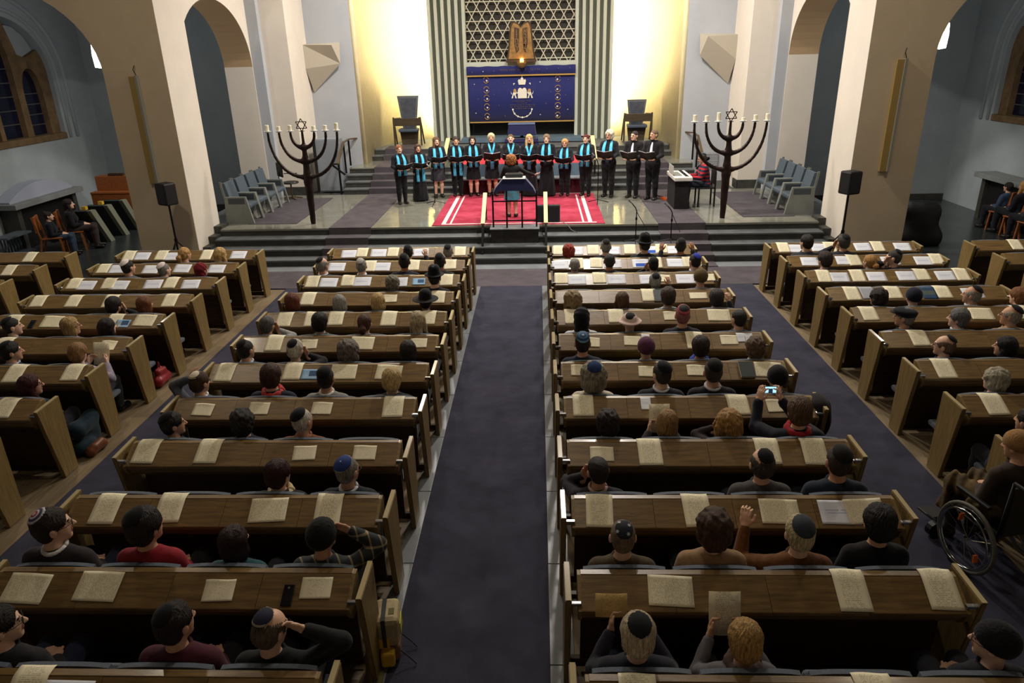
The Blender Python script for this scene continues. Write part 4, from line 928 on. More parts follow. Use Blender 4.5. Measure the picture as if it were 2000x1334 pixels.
AUD=[
('CL', 1, -2.24, 0.97, 2, 'black kippah, finger raised', 'raiseR', [('crop', (30, 24, 22)), ('kippah', (18, 18, 22))], (24, 24, 30), {}),
('CL', 1, -1.55, 0.97, 3, 'black kippah and dark jacket', 'A', [('crop', (132, 128, 122)), ('kippah', (18, 18, 22))], (24, 24, 30), {}),
('CL', 2, -3.48, 1.0, 0, 'black kippah and dark suit', 'AR', [('fringe', (132, 128, 122)), ('kippah', (18, 18, 22))], (24, 24, 30), {'collar': (220, 220, 224)}),
('CL', 2, -2.85, 0.98, 1, 'pale grey kippah, dark jacket', 'A', [('crop', (132, 128, 122)), ('kippah', (176, 170, 166))], (26, 30, 46), {'collar': (220, 220, 224)}),
('CL', 2, -2.15, 1.04, 2, 'dark kippah, navy jacket', 'A', [('crop', (30, 24, 22)), ('kippah', (18, 18, 22))], (26, 30, 46), {'skin': 3}),
('CL', 2, -1.58, 1.04, 3, 'dark kippah, black suit', 'A', [('crop', (30, 24, 22)), ('kippah', (18, 18, 22))], (24, 24, 30), {'skin': 3}),
('CL', 3, -2.18, 0.92, 2, 'dark top, sitting low', 'A', [('curly', (120, 112, 98))], (24, 24, 30), {}),
('CL', 3, -1.55, 1.03, 3, 'black felt hat', 'A', [('crop', (30, 24, 22)), ('fedora', (16, 16, 20))], (24, 24, 30), {}),
('CL', 4, -3.41, 0.97, 0, 'plain dark top', 'AR', [('bob', (104, 52, 32))], (24, 24, 30), {}),
('CL', 4, -2.76, 0.94, 1, 'purple patterned scarf', 'A', [('bob', (150, 146, 140))], (24, 24, 30), {'neckscarf': (92, 50, 90)}),
('CL', 4, -2.22, 0.96, 2, 'dark pullover', 'A', [('bob', (196, 164, 108))], (24, 24, 30), {}),
('CL', 4, -1.56, 0.95, 3, 'wide black hat', 'A', [('crop', (30, 24, 22)), ('widehat', (14, 14, 18))], (24, 24, 30), {}),
('CL', 5, -3.46, 0.95, 0, 'grey jacket, hand at chin', 'faceR', [('short', (96, 94, 92))], (150, 150, 150), {}),
('CL', 5, -2.78, 0.98, 1, 'dark green striped shirt', 'A', [('full', (30, 24, 22))], (30, 52, 56), {'pat': 'plaid'}),
('CL', 5, -2.21, 0.96, 2, 'white blouse', 'A', [('pony', (80, 48, 36))], (206, 202, 204), {}),
('CL', 5, -1.53, 0.99, 3, 'black top', 'A', [('long', (190, 172, 138))], (36, 28, 36), {}),
('CL', 6, -3.4, 0.97, 0, 'black kippah, white collar', 'AR', [('crop', (30, 24, 22)), ('kippah', (18, 18, 22))], (26, 30, 46), {'collar': (200, 206, 220)}),
('CL', 6, -2.82, 0.97, 1, 'black kippah, hand at cheek', 'faceR', [('short', (204, 198, 184)), ('kippah', (18, 18, 22))], (24, 24, 30), {}),
('CL', 6, -2.2, 0.93, 2, 'plum cardigan', 'A', [('bigcurly', (108, 98, 90))], (74, 40, 44), {}),
('CL', 6, -1.51, 0.95, 3, 'charcoal sweater', 'A', [('bob', (44, 38, 36))], (48, 50, 58), {}),
('CL', 7, -3.56, 0.96, 0, 'white patterned kippah, hand on head', 'headL', [('short', (74, 50, 34)), ('kippah', 'RINGW')], (86, 90, 98), {'collar': (226, 226, 230)}),
('CL', 7, -2.79, 1.03, 1, 'navy top with red collar', 'A', [('full', (70, 44, 32))], (26, 30, 46), {'neckscarf': (186, 62, 62)}),
('CL', 7, -2.22, 1.0, 2, 'black kippah, light grey jacket', 'A', [('crop', (30, 24, 22)), ('bigkippah', (16, 16, 20))], (136, 134, 130), {'collar': (226, 222, 214)}),
('CL', 7, -1.53, 0.98, 3, 'black top, V neckline', 'A', [('full', (206, 178, 124))], (24, 24, 30), {}),
('CL', 8, -3.43, 0.94, 0, 'large black kippah, blue shirt', 'AR2', [('short', (30, 24, 22)), ('bigkippah', (16, 16, 20))], (34, 40, 60), {}),
('CL', 8, -2.76, 0.96, 1, 'dark blue sweater', 'A', [('curly', (26, 22, 22))], (26, 32, 50), {}),
('CL', 8, -2.2, 0.97, 2, 'black kippah, brown jacket', 'AR', [('crop', (204, 198, 184)), ('bigkippah', (16, 16, 24))], (116, 72, 40), {'glasses': True, 'collar': (150, 100, 80)}),
('CL', 9, -2.13, 0.95, 2, 'cream patterned scarf', 'AR', [('full', (52, 16, 16))], (30, 22, 24), {'neckscarf': (198, 178, 140)}),
('CL', 9, -1.56, 0.98, 3, 'blue kippah, dark suit', 'AR', [('crop', (132, 128, 122)), ('bigkippah', 'RINGB')], (30, 32, 42), {'collar': (200, 204, 210), 'glasses': True}),
('CL', 10, -3.43, 1.1, 0, 'ringed kippah, dark jacket', 'AR2', [('short', (44, 32, 28)), ('kippah', 'RINGC')], (40, 34, 38), {'collar': (220, 220, 224), 'glasses': True}),
('CL', 10, -2.76, 1.08, 1, 'black kippah, red plaid shirt', 'AR', [('full', (36, 28, 26)), ('kippah', (18, 18, 22))], (130, 26, 40), {'pat': 'redplaid'}),
('CL', 10, -2.15, 0.95, 2, 'teal jacket', 'AR', [('bob', (44, 22, 22))], (30, 74, 80), {}),
('CL', 10, -1.52, 0.99, 3, 'black knit cap, plaid shirt', 'browR', [('knit', (14, 14, 16))], (48, 54, 58), {'pat': 'plaid'}),
('CL', 11, -3.2, 1.01, 0, 'dark jacket, hands clasped', 'AR2', [('short', (30, 24, 22))], (36, 36, 40), {'glasses': True}),
('CL', 11, -2.14, 1.04, 2, 'black kippah, maroon sweater', 'AR', [('short', (34, 26, 24)), ('kippah', (18, 18, 22))], (74, 28, 42), {}),
('CL', 11, -1.58, 1.0, 3, 'ringed kippah, black leather jacket', 'phoneR', [('fringe', (100, 84, 70)), ('kippah', 'RINGN')], (30, 32, 34), {'glasses': True}),
('CR', 1, 0.51, 0.91, 0, 'plain dark top', 'A', [('curly', (150, 40, 26))], (24, 24, 30), {}),
('CR', 1, 1.14, 1.02, 1, 'dark kippah, navy jacket', 'A', [('crop', (132, 128, 122)), ('kippah', (18, 18, 22))], (26, 30, 46), {}),
('CR', 1, 1.79, 1.05, 2, 'black felt hat', 'AL', [('crop', (30, 24, 22)), ('fedora', (18, 18, 20))], (24, 24, 30), {}),
('CR', 1, 2.4, 1.02, 3, 'dark kippah, both hands raised', 'holdw', [('crop', (30, 24, 22)), ('kippah', (18, 18, 22))], (24, 24, 30), {'skin': 3}),
('CR', 2, 0.57, 0.95, 0, 'plum pullover', 'A', [('crop', (150, 146, 140))], (70, 44, 60), {}),
('CR', 2, 1.12, 1.01, 1, 'black jacket, bare head', 'A', [('crop', (40, 36, 36))], (24, 24, 30), {'skin': 3}),
('CR', 2, 1.81, 0.93, 2, 'black kippah, hand at mouth', 'faceL', [('crop', (30, 24, 22)), ('bigkippah', (18, 20, 26))], (24, 24, 30), {}),
('CR', 2, 2.46, 0.99, 3, 'bright blue kippah', 'AL', [('crop', (30, 24, 22)), ('kippah', (40, 56, 160))], (26, 30, 46), {'collar': (200, 200, 206)}),
('CR', 3, 1.71, 0.94, 2, 'black kippah, dark coat', 'raiseR', [('short', (150, 148, 140)), ('kippah', (18, 18, 22))], (24, 24, 30), {}),
('CR', 3, 2.37, 0.98, 3, 'brown knitted cap', 'A', [('knit', (92, 76, 48))], (24, 24, 30), {}),
('CR', 4, 0.46, 0.93, 0, 'dark cardigan', 'A', [('bigcurly', (142, 120, 84))], (24, 24, 30), {}),
('CR', 4, 1.13, 0.9, 1, 'dark jacket, sitting low', 'A', [('long', (88, 58, 34))], (24, 24, 30), {}),
('CR', 4, 1.75, 0.99, 2, 'pale blue shirt', 'A', [('full', (72, 56, 46))], (176, 190, 196), {}),
('CR', 4, 2.4, 0.96, 3, 'dark blouse, hand raised', 'raiseR', [('full', (60, 56, 58))], (34, 34, 44), {}),
('CR', 5, 0.53, 1.01, 0, 'black head scarf, white jacket', 'A', [('scarf', (18, 18, 24))], (206, 206, 210), {}),
('CR', 5, 1.13, 0.92, 1, 'pale brimmed hat, black crown', 'A', [('brim', (206, 180, 172)), ('bigkippah', (22, 22, 26))], (40, 36, 44), {}),
('CR', 5, 1.78, 1.03, 2, 'pink rimmed kippah, dark suit', 'A', [('crop', (150, 90, 90)), ('bigkippah', 'RINGP')], (32, 34, 46), {}),
('CR', 5, 2.47, 0.98, 3, 'navy jacket, bare head', 'AL', [('crop', (36, 30, 28))], (36, 40, 58), {}),
('CR', 6, 0.49, 1.02, 0, 'blue patterned kippah', 'A', [('crop', (30, 24, 22)), ('bigkippah', 'RINGL')], (24, 30, 50), {}),
('CR', 6, 1.21, 0.95, 1, 'purple knit hat, green top', 'A', [('knit', (86, 46, 72))], (150, 158, 92), {}),
('CR', 6, 1.82, 0.97, 2, 'blue scarf, grey top', 'A', [('full', (50, 40, 36))], (110, 112, 116), {'neckscarf': (40, 66, 150)}),
('CR', 6, 2.43, 0.95, 3, 'cream blouse', 'A', [('curly', (98, 76, 56))], (196, 186, 150), {}),
('CR', 7, 0.55, 1.01, 0, 'blue kippah, white blouse', 'A', [('bigcurly', (150, 142, 124)), ('kippah', (28, 50, 96))], (214, 200, 184), {}),
('CR', 7, 1.24, 1.03, 1, 'black kippah, black suit', 'AL', [('crop', (56, 48, 44)), ('bigkippah', (16, 18, 26))], (30, 32, 44), {'collar': (200, 204, 214)}),
('CR', 7, 1.76, 1.05, 2, 'black leather kippah, black suit', 'A', [('crop', (60, 52, 46)), ('bigkippah', (20, 20, 22))], (26, 26, 34), {'collar': (190, 190, 200)}),
('CR', 7, 2.41, 0.97, 3, 'round black hat', 'A', [('knit', (14, 14, 20))], (24, 26, 36), {}),
('CR', 8, 0.62, 0.89, 0, 'dark shawl', 'A', [('curly', (34, 22, 22))], (36, 24, 28), {}),
('CR', 8, 1.16, 0.93, 1, 'patterned blouse, holding a sheet', 'holdsheet', [('bob', (160, 124, 76))], (60, 56, 60), {}),
('CR', 8, 1.71, 0.91, 2, 'dark cardigan, hand at face', 'faceL', [('longcurly', (176, 134, 76))], (44, 36, 36), {'glasses': True}),
('CR', 8, 2.33, 1.05, 3, 'navy jacket, arms up photographing', 'phone', [('full', (96, 72, 50))], (26, 28, 40), {'neckscarf': (150, 30, 36)}),
('CR', 9, 0.46, 0.98, 0, 'plaid sleeves, hand at face', 'faceL', [('crop', (34, 26, 24))], (36, 34, 44), {'pat': None, 'collar': (180, 150, 140)}),
('CR', 9, 1.75, 1.04, 2, 'black kippah, grey suit', 'A', [('fringe', (70, 60, 54)), ('kippah', (18, 18, 22))], (74, 70, 70), {}),
('CR', 9, 2.34, 1.06, 3, 'dark cap, dark blue suit', 'A', [('crop', (60, 46, 40)), ('bigkippah', (24, 22, 24))], (30, 40, 54), {}),
('CR', 10, 0.56, 1.0, 0, 'starred kippah, olive jacket', 'A', [('crop', (120, 104, 84)), ('kippah', 'STAR')], (74, 62, 42), {}),
('CR', 10, 1.17, 1.07, 1, 'beige jacket', 'A', [('curly', (70, 42, 26))], (150, 120, 90), {}),
('CR', 10, 1.75, 1.03, 2, 'grey blue cap, brown jacket', 'raiseL', [('short', (206, 190, 150)), ('bigkippah', (52, 58, 68))], (100, 62, 30), {}),
('CR', 10, 2.33, 1.03, 3, 'black coat, leaning forward', 'A', [('full', (18, 14, 16))], (18, 16, 20), {}),
('CR', 11, 0.55, 0.98, 0, 'black kippah, holding yellow sheet', 'holdcard', [('full', (206, 190, 160)), ('kippah', (26, 30, 32))], (34, 36, 46), {}),
('CR', 11, 1.16, 0.89, 1, 'grey jacket, holding a sheet', 'holdsheet', [('full', (182, 144, 84))], (96, 92, 96), {'neckscarf': (74, 56, 50)}),
('CR', 11, 2.55, 0.94, 3, 'dark cap, dark coat', 'AL2', [('knit', (20, 20, 26))], (26, 26, 34), {'glasses': True}),
('L', 1, -6.15, 0.98, 2, 'grey top', 'AR', [('pony', (190, 150, 90))], (110, 112, 120), {}),
('L', 1, -5.52, 0.97, 3, 'dark top, hair clip', 'AR', [('long', (200, 164, 104))], (60, 60, 70), {}),
('L', 2, -6.68, 1.0, 1, 'white kippah, grey jacket', 'AR', [('crop', (30, 24, 22)), ('bigkippah', (216, 206, 206))], (84, 86, 96), {}),
('L', 2, -6.09, 0.95, 2, 'white kippah, sitting low', 'AR', [('crop', (132, 128, 122)), ('bigkippah', (220, 206, 206))], (50, 50, 60), {}),
('L', 2, -5.48, 0.91, 3, 'dark red head scarf', 'AR', [('scarf', (110, 22, 32))], (40, 40, 50), {}),
('L', 4, -5.95, 0.93, 2, 'dark jacket', 'faceR', [('full', (36, 28, 28))], (24, 24, 30), {}),
('L', 4, -5.51, 0.95, 3, 'brown top', 'AR', [('bob', (116, 70, 40))], (130, 70, 50), {}),
('L', 5, -6.8, 0.96, 1, 'black kippah, dark suit', 'AR2', [('crop', (30, 24, 22)), ('bigkippah', (18, 18, 22))], (24, 24, 30), {}),
('L', 5, -6.03, 0.96, 2, 'pink blouse', 'AR2', [('bob', (182, 150, 100))], (196, 150, 160), {'glasses': True}),
('L', 5, -5.55, 0.92, 3, 'dark blouse', 'AR', [('long', (36, 24, 22))], (40, 40, 48), {}),
('L', 6, -6.2, 0.97, 2, 'black kippah, white collar', 'AR2', [('short', (30, 24, 22)), ('bigkippah', (16, 16, 22))], (26, 30, 46), {'collar': (190, 196, 214)}),
('L', 6, -5.4, 0.93, 3, 'white blouse, holding a sheet', 'holdsheet', [('full', (150, 110, 70))], (150, 140, 160), {}),
('L', 7, -5.39, 0.94, 3, 'dark green coat', 'AR2', [('long', (64, 18, 20))], (26, 44, 50), {'glasses': True}),
('R', 1, 4.49, 1.05, 0, 'charcoal jacket, bare head', 'AL', [('short', (30, 24, 22))], (50, 52, 58), {}),
('R', 1, 5.1, 1.05, 1, 'dark kippah, charcoal jacket', 'faceL', [('short', (70, 64, 60)), ('kippah', (26, 26, 32))], (38, 38, 44), {}),
('R', 2, 4.48, 0.99, 0, 'dark jacket', 'AL', [('full', (50, 34, 28))], (24, 24, 30), {'glasses': True}),
('R', 2, 5.18, 0.94, 1, 'plain dark top', 'AL', [('pony', (176, 130, 70))], (24, 24, 30), {}),
('R', 2, 5.54, 1.01, 2, 'dark kippah, hand at chin', 'faceL2', [('crop', (60, 56, 54)), ('kippah', (28, 28, 34))], (24, 24, 30), {}),
('R', 4, 4.55, 0.91, 0, 'dark jacket, sitting low', 'AL', [('curly', (40, 28, 24))], (24, 24, 30), {}),
('R', 4, 5.02, 0.92, 1, 'dark blue round hat', 'A', [('knit', (20, 24, 44))], (24, 24, 30), {}),
('R', 4, 5.78, 0.97, 2, 'black kippah, dark suit', 'AL2', [('fringe', (150, 146, 140)), ('bigkippah', (18, 20, 28))], (24, 24, 30), {'collar': (220, 222, 230)}),
('R', 4, 6.39, 0.93, 3, 'cream collar', 'AL', [('full', (130, 84, 50))], (190, 176, 150), {}),
('R', 5, 4.49, 0.98, 0, 'dark flat cap', 'AL2', [('short', (132, 128, 122)), ('flatcap', (26, 30, 36))], (24, 24, 30), {}),
('R', 5, 5.14, 0.96, 1, 'white collar, dark suit', 'AL2', [('full', (112, 112, 112))], (24, 24, 30), {'collar': (226, 228, 234)}),
('R', 5, 5.76, 0.99, 2, 'black kippah, beige jumper', 'AL2', [('fringe', (170, 160, 150)), ('bigkippah', (18, 20, 26))], (176, 150, 116), {'glasses': True}),
('R', 6, 4.52, 0.96, 0, 'black kippah, dark jumper', 'AL2', [('fringe', (110, 84, 70)), ('kippah', (18, 18, 22))], (30, 30, 36), {'glasses': True}),
('R', 6, 5.19, 0.94, 1, 'black dress', 'AL2', [('long', (24, 16, 16))], (28, 22, 26), {}),
('R', 7, 4.57, 0.9, 0, 'black and white patterned top', 'AL', [('curly', (172, 164, 142))], (60, 60, 64), {'pat': 'check'}),
('R', 8, 4.36, 0.88, 0, 'dark blue jacket', 'AL', [('short', (30, 24, 22))], (28, 34, 60), {})
]
# ------------------------------------------------------------------ build pews, sheets, audience
for (b, k, X, z, s, desc, pose, h, top, ex) in AUD: OCC.setdefault((b, k+1), set()).add(s)
for blk, (x0, rows) in BLOCKS.items():
    for k in rows: build_pew(blk, k)
for blk, k, items in SHEETS:
    n = len(items)
    for i, (X, kd) in enumerate(items): build_sheet(blk, k, X, kd, i, n)
POSE = {  # head yaw, pitch, roll / left hand / right hand
 'A': dict(), 'AL': dict(head=(24, 0, 0)), 'AR': dict(head=(-24, 0, 0)), 'AL2': dict(head=(52, 2, 0)), 'AR2': dict(head=(-52, 2, 0)),
 'faceR': dict(rh='face', head=(-14, 0, 4)), 'faceL': dict(lh='face', head=(14, 0, -4)), 'faceL2': dict(lh='face', head=(58, 0, 0)),
 'raiseR': dict(rh='raise'), 'raiseL': dict(lh='raise'), 'holdw': dict(lh='raise', rh='raise'), 'hold': dict(lh='hold', rh='hold', head=(0, -8, 0)),
 'phone': dict(lh='phone', rh='phone'), 'browR': dict(rh='brow', head=(-10, 2, 0)), 'phoneR': dict(rh='brow', head=(-26, -12, 0)), 'headL': dict(lh='headtop', head=(-24, -6, 0))}
RINGS = {'RINGW': [(0, (222, 206, 184)), (.052, (70, 60, 56)), (.058, (214, 198, 176)), (.064, (60, 54, 52)), (.07, (206, 192, 172))],
 'RINGB': [(0, (190, 196, 206)), (.006, (26, 50, 120)), (.077, (150, 150, 150))], 'RINGC': [(0, (190, 180, 190)), (.012, (140, 50, 60)), (.024, (190, 186, 196)), (.034, (60, 54, 90)), (.05, (180, 176, 190)), (.062, (120, 60, 70))],
 'RINGN': [(0, (26, 28, 56)), (.056, (150, 140, 120)), (.066, (40, 36, 40)), (.072, (170, 156, 132))], 'RINGP': [(0, (22, 18, 22)), (.06, (176, 80, 92)), (.078, (150, 50, 66))],
 'RINGL': [(0, (170, 190, 206)), (.012, (30, 70, 110)), (.04, (90, 140, 170)), (.046, (26, 56, 96)), (.07, (110, 150, 176))], 'STAR': [(0, (22, 26, 44)), (.03, (20, 24, 40)), (.09, (20, 24, 40))]}
SK = {None: SKIN, 1: SKIN, 2: SKIN2, 3: SKIN3}
for i, (b, k, X, z, s, desc, pose, h, top, ex) in enumerate(AUD):
    ex = dict(ex); pk = pose; hold = None
    if pose in ('holdsheet', 'holdcard'): pk = 'hold'; hold = pose
    fem = h[0][0] in ('bob', 'long', 'pony', 'bigcurly', 'longcurly', 'scarf') or (h[0][0] in ('curly', 'full') and i % 2 == 0)
    P_ = proto('pew_%s_%d' % (pk, fem), fem=fem, **POSE[pk])
    hh = [(st, ring_mat('kippah_'+c, RINGS[c]) if isinstance(c, str) else tuple(c)) for st, c in h]
    if h[0][0] in ('full', 'bigcurly'): hh = [hh[0]]+[('kippahF' if h[0][0] == 'full' else 'kippahC', c) if st in ('kippah', 'bigkippah') else (st, c) for st, c in hh[1:]]
    hz = P_['hc'][2]; sc = max(.92, min(1.05, z/hz))
    pat = ex.pop('pat', None); skin = SK[ex.pop('skin', None)] if 'skin' in ex else [SKIN, SKIN2, SKIN, SKIN2][i % 4]
    topc = tuple(top)
    if pat == 'redplaid': pat = None; topc = (138, 28, 42)
    y = rowY(k+1)+.425
    if 'leaning' in desc: y += .12
    nth = ORD[(s+1) if b in ('CR', 'R') else 4-s]
    lab = f'person with {desc}, {ORD[k]} pew {WHERE[b]}' if not desc.startswith(('plain', 'dark', 'navy top')) else f'person in {desc}, {ORD[k]} pew {WHERE[b]}'
    if len(lab.split()) <= 12: lab += f', {nth} from aisle'
    bot = [(34, 36, 44), (44, 52, 76), (30, 30, 34), (60, 64, 74)][i % 4]
    o = person(P_, (X, y, .014), 0, lab, 'person', 'audience seated in the pews', sc, False, skin, hh, topc, bot, pat=pat, topname=('blouse' if fem else 'jacket'), **ex)
    if 'starred' in desc:
        for a_, b_ in ((.5, .35), (2.2, .5), (3.6, .5), (5.2, .45)):
            n_ = Vector((0, -.5, .866)); u = Vector((1, 0, 0)); v = n_.cross(u); d_ = (n_*math.cos(b_)+(u*math.cos(a_)+v*math.sin(a_))*math.sin(b_)).normalized()
            q = 1/math.sqrt((d_.x/.0945)**2+(d_.y/.1135)**2+(d_.z/.1065)**2); c_ = Vector((0, -.016, .036))+d_*q
            t1 = d_.orthogonal().normalized(); t2 = d_.cross(t1); V = []
            for jj in range(12): r_ = .015 if jj % 2 == 0 else .007; V.append(c_+(t1*math.cos(jj*math.pi/6)+t2*math.sin(jj*math.pi/6))*r_+d_*.001)
            mobj('star_patch', V, [tuple(range(12))], mat('silver_thread', (190, 194, 200), .5), o).matrix_local = Matrix.Translation(Vector(P_['hc'])) @ Matrix([list(map(float, r)) for r in P_['R']]).to_4x4() @ Matrix.Scale(P_['HS'], 4)
    if hold:
        shz = P_['sh']*sc; sh_m = P_TAN if hold == 'holdcard' else P_PORT; w2, h2 = (.10, .075) if hold == 'holdcard' else (.1, .14)
        cx = X; cy = y+.46*sc; cz = .014+shz+.03
        if hold == 'holdcard': cx = X-.11; cy = y+.40; cz += .05
        V = [(u*w2, v*h2*.35+.006*u*u, v*h2*.94) for v in (-1, -.33, .33, 1) for u in (-1, -.33, .33, 1)]
        Fc = [(r*4+c, r*4+c+1, r*4+c+5, r*4+c+4) for r in range(3) for c in range(3)]
        ob = mobj('song_sheet', V, Fc, sh_m, smooth=True, loc=(cx, cy, cz)); md = ob.modifiers.new('solid', 'SOLIDIFY'); md.thickness = .001
        tag(ob, f'{"yellow card" if hold == "holdcard" else "cream sheet"} held up by a person, {ORD[k]} pew {WHERE[b]}', 'sheet')
    if pose == 'phone':
        ph = empty('camera_phone', (X-.14*sc, y+.40*sc, .014+(P_['sh']+.25)*sc)); ph.rotation_euler = (math.radians(-8), 0, 0)
        MB().box(-.065, .065, -.005, .005, -.036, .036, .006).obj('case', BLACK, ph)
        SCR = mat('lit_phone_screen', (150, 190, 220), .3, emit=((150, 200, 235), 1.6))
        MB().box(-.054, .054, -.0062, -.005, -.03, .03).obj('screen', SCR, ph); MB().box(-.02, .02, -.0068, -.0062, -.03, .012).obj('screen_picture', mat('phone_picture', (40, 60, 80), .3, emit=((40, 60, 80), .6)), ph)
        tag(ph, 'lit phone held up sideways by a photographing person in the pews', 'phone')
# ================================================================== STAGE FURNITURE
ST = .6
def cyl(b, p, r, z0, z1, n=14): b.lathe([(r, z0), (r, z1)], p, n); return b
# ------------------------------------------------ candelabra
def menorah_mesh():
    P_ = [cap((0, 0, .02), (0, 0, .95), .058, .092, .03, .8), cap((0, 0, .95), (0, 0, 1.12), .092, .078, .03, .8), cap((0, 0, 1.1), (0, 0, 1.44), .078, .066, .03, .8), cap((0, 0, 1.44), (0, 0, 1.72), .066, .05, .03, .8), cap((0, 0, 1.7), (0, 0, 2.0), .036, .026, .03)]
    for z0, a in ((1.04, .765), (1.38, .515), (1.68, .262)):
        for s in (-1, 1):
            pr = None; n = 12
            for i in range(n+1):
                t = i/n*math.pi/2; x = a*math.sin(t)**.92; z = z0+(1.985-z0)*(1-math.cos(t))**1.05
                q = (s*x, 0, z); r = .05-.024*(i/n)**.6
                if pr is not None: P_.append(cap(pr[0], q, pr[1], r, .035 if i < 3 else .012))
                pr = (q, r)
    return npmesh('candelabrum_body', [sdf(P_, .0125, lambda X, Y, Z: .004*n3(X, Y, Z, 26, .3))], [BRONZE])
ME_MEN = menorah_mesh()
ME_DISH = MB().lathe([(.0, .0), (.03, .0), (.075, .022), (.083, .034), (.078, .034), (.03, .01), (0, .01)], (0, 0, 0), 22).mesh('drip_dish', GLASSD, True)
ME_DISHS = MB().lathe([(0, 0), (.05, 0), (.056, .012), (0, .014)], (0, 0, 0), 18).mesh('drip_dish', BRONZE, True)
def star_mesh(r, th):
    b = MB()
    for o_ in (0, math.pi):
        p = [(r*math.sin(o_+k*2*math.pi/3), 0, r*math.cos(o_+k*2*math.pi/3)) for k in range(3)]
        for k in range(3): b.bar(p[k], p[(k+1) % 3], th, th, up=(0, 1, 0))
    return b.mesh('star', BRONZE)
ME_STAR = star_mesh(.135, .016)
candle_h = {0: [.15, .12, .14, .115, .125, .17], 1: [.16, .14, .2, .09, .14, .16]}
ME_CAN = {}
for side, (x, lab) in enumerate(((-5.15, 'left'), (4.12, 'right'))):
    r = empty('candelabrum', (x, 16.03, ST)); tag(r, f'tall dark bronze branched candelabrum with a star on the {lab} of the stage', 'candelabrum', 'branched candelabra')
    inst('candelabrum_body', ME_MEN, r, scale=(1, 1, 1.01 if side == 0 else 1.025))
    zt = 2.0*(1.01 if side == 0 else 1.025)
    inst('drip_dish', ME_DISHS, r, (0, 0, zt+.02)); inst('star', ME_STAR, r, (0, 0, zt+.155))
    for j, xx in enumerate((-.765, -.515, -.262, .262, .515, .765)):
        inst('drip_dish', ME_DISH, r, (xx, 0, zt+.005))
        h = candle_h[side][j]
        c = empty('candle', (x+xx, 16.03, ST+zt+.016)); tag(c, f'white candle, {ORD[j+1]} from left on the {lab} candelabrum', 'candle', 'candles on the candelabra')
        MB().lathe([(.04, 0), (.041, h-.01), (.036, h), (.02, h-.006), (0, h-.008)], (0, 0, 0), 16).obj('wax', WAX, c, smooth=False); MB().tube([(0, 0, h-.01), (.002, 0, h+.012)], .003, 6).obj('wick', BLACK, c)
# ------------------------------------------------ rows of armchairs
FRM = mat('grey_chair_frame', (116, 120, 116), .5, noise=(4, .12)); FRD = mat('dark_chair_infill', (58, 64, 70), .6); UPH = mat('slate_blue_upholstery', (72, 84, 95), .75, noise=(40, .1))
ME_SIDE = MB().prism([(.31, 0), (.26, 0), (.20, .42), (-.02, .42), (-.22, .0), (-.34, .0), (-.30, .62), (.19, .62)], 'x', -.028, .028).mesh('side_frame', FRM)
ME_SIDEP = MB().prism([(.31, 0), (-.16, .0), (-.34, .0), (-.30, .62), (.19, .62)], 'x', -.028, .028).mesh('side_panel', FRM)
ME_ARMI = MB().box(-.031, .031, -.22, .16, .46, .59).mesh('arm_infill', FRD)
ME_ST = MB().box(-.26, .26, -.20, .25, .34, .44, .03).mesh('seat_cushion', UPH)
ME_BK = MB().prism([(-.22, .42), (-.16, .42), (-.27, .92), (-.335, .92)], 'x', -.255, .255).mesh('backrest', UPH)
ME_BKF = MB().prism([(-.29, .30), (-.235, .30), (-.335, .95), (-.385, .95)], 'x', -.285, -.256).mesh('back_post', FRM)
for side, (x, rz) in enumerate(((-6.86, -math.pi/2), (5.86, math.pi/2))):
    for i in range(4):
        y = 16.42+i*.64 if side == 0 else 16.55+i*.64
        c = empty('armchair', (x, y, ST), rz); tag(c, f'grey-blue armchair, {ORD[i+1]} from the stage edge in the {"left" if side == 0 else "right"} row', 'armchair', 'armchairs along the stage sides')
        near = (1 if side == 0 else -1)
        for s in (-1, 1):
            sf_ = inst('side_panel' if (i == 0 and s == near) else 'side_frame', ME_SIDEP if (i == 0 and s == near) else ME_SIDE, c, (s*.29, 0, 0)); inst('arm_infill', ME_ARMI, sf_)
        inst('seat_cushion', ME_ST, c); inst('backrest', ME_BK, c); inst('back_post', ME_BKF, c); inst('back_post', ME_BKF, c, (.541, 0, 0))
# swivel chair behind the left row
sc_ = empty('swivel_chair', (-6.72, 19.1, ST), -.9); tag(sc_, 'small black swivel chair at the far end of the left armchairs', 'chair')
MB().lathe([(0, 0), (.2, .0), (.22, .02), (.2, .045), (0, .05)], (0, .1, .42), 20).obj('seat', BLACK, sc_); MB().box(-.2, .2, -.17, -.13, .62, .98, .04).obj('backrest', BLACK, sc_)
MB().tube([(0, -.12, .44), (0, -.2, .6), (0, -.15, .8)], .014, 8).obj('back_bar', BLACKM, sc_); MB().tube([(0, .1, .42), (0, .1, .08)], .022, 10).obj('column', BRASS, sc_); MB().tube([(.16, -.1, .72), (.28, .05, .72), (.3, .2, .71)], .012, 8).obj('arm', BLACKM, sc_)
for k in range(5):
    a = k*2*math.pi/5; MB().bar((0, .1, .06), (.26*math.cos(a), .1+.26*math.sin(a), .02), .03, .03).obj('leg', BRASS, sc_)
# ------------------------------------------------ grey cupboard and dark post by the left stairs
cb = empty('cupboard', (-5.8, 20.42, ST)); tag(cb, 'plain grey cupboard door beside the left handrail', 'cupboard')
GREYP = mat('grey_paint', (128, 134, 142), .6, noise=(2, .05))
MB().box(-.4, .28, -.2, .25, 0, 1.44, .008).obj('body', GREYP, cb); MB().box(-.37, .25, -.215, -.2, .03, 1.41, .004).obj('door', GREYP, cb); MB().box(-.44, -.38, -.26, -.2, 0, 1.43, .006).obj('post', BLACK, cb)
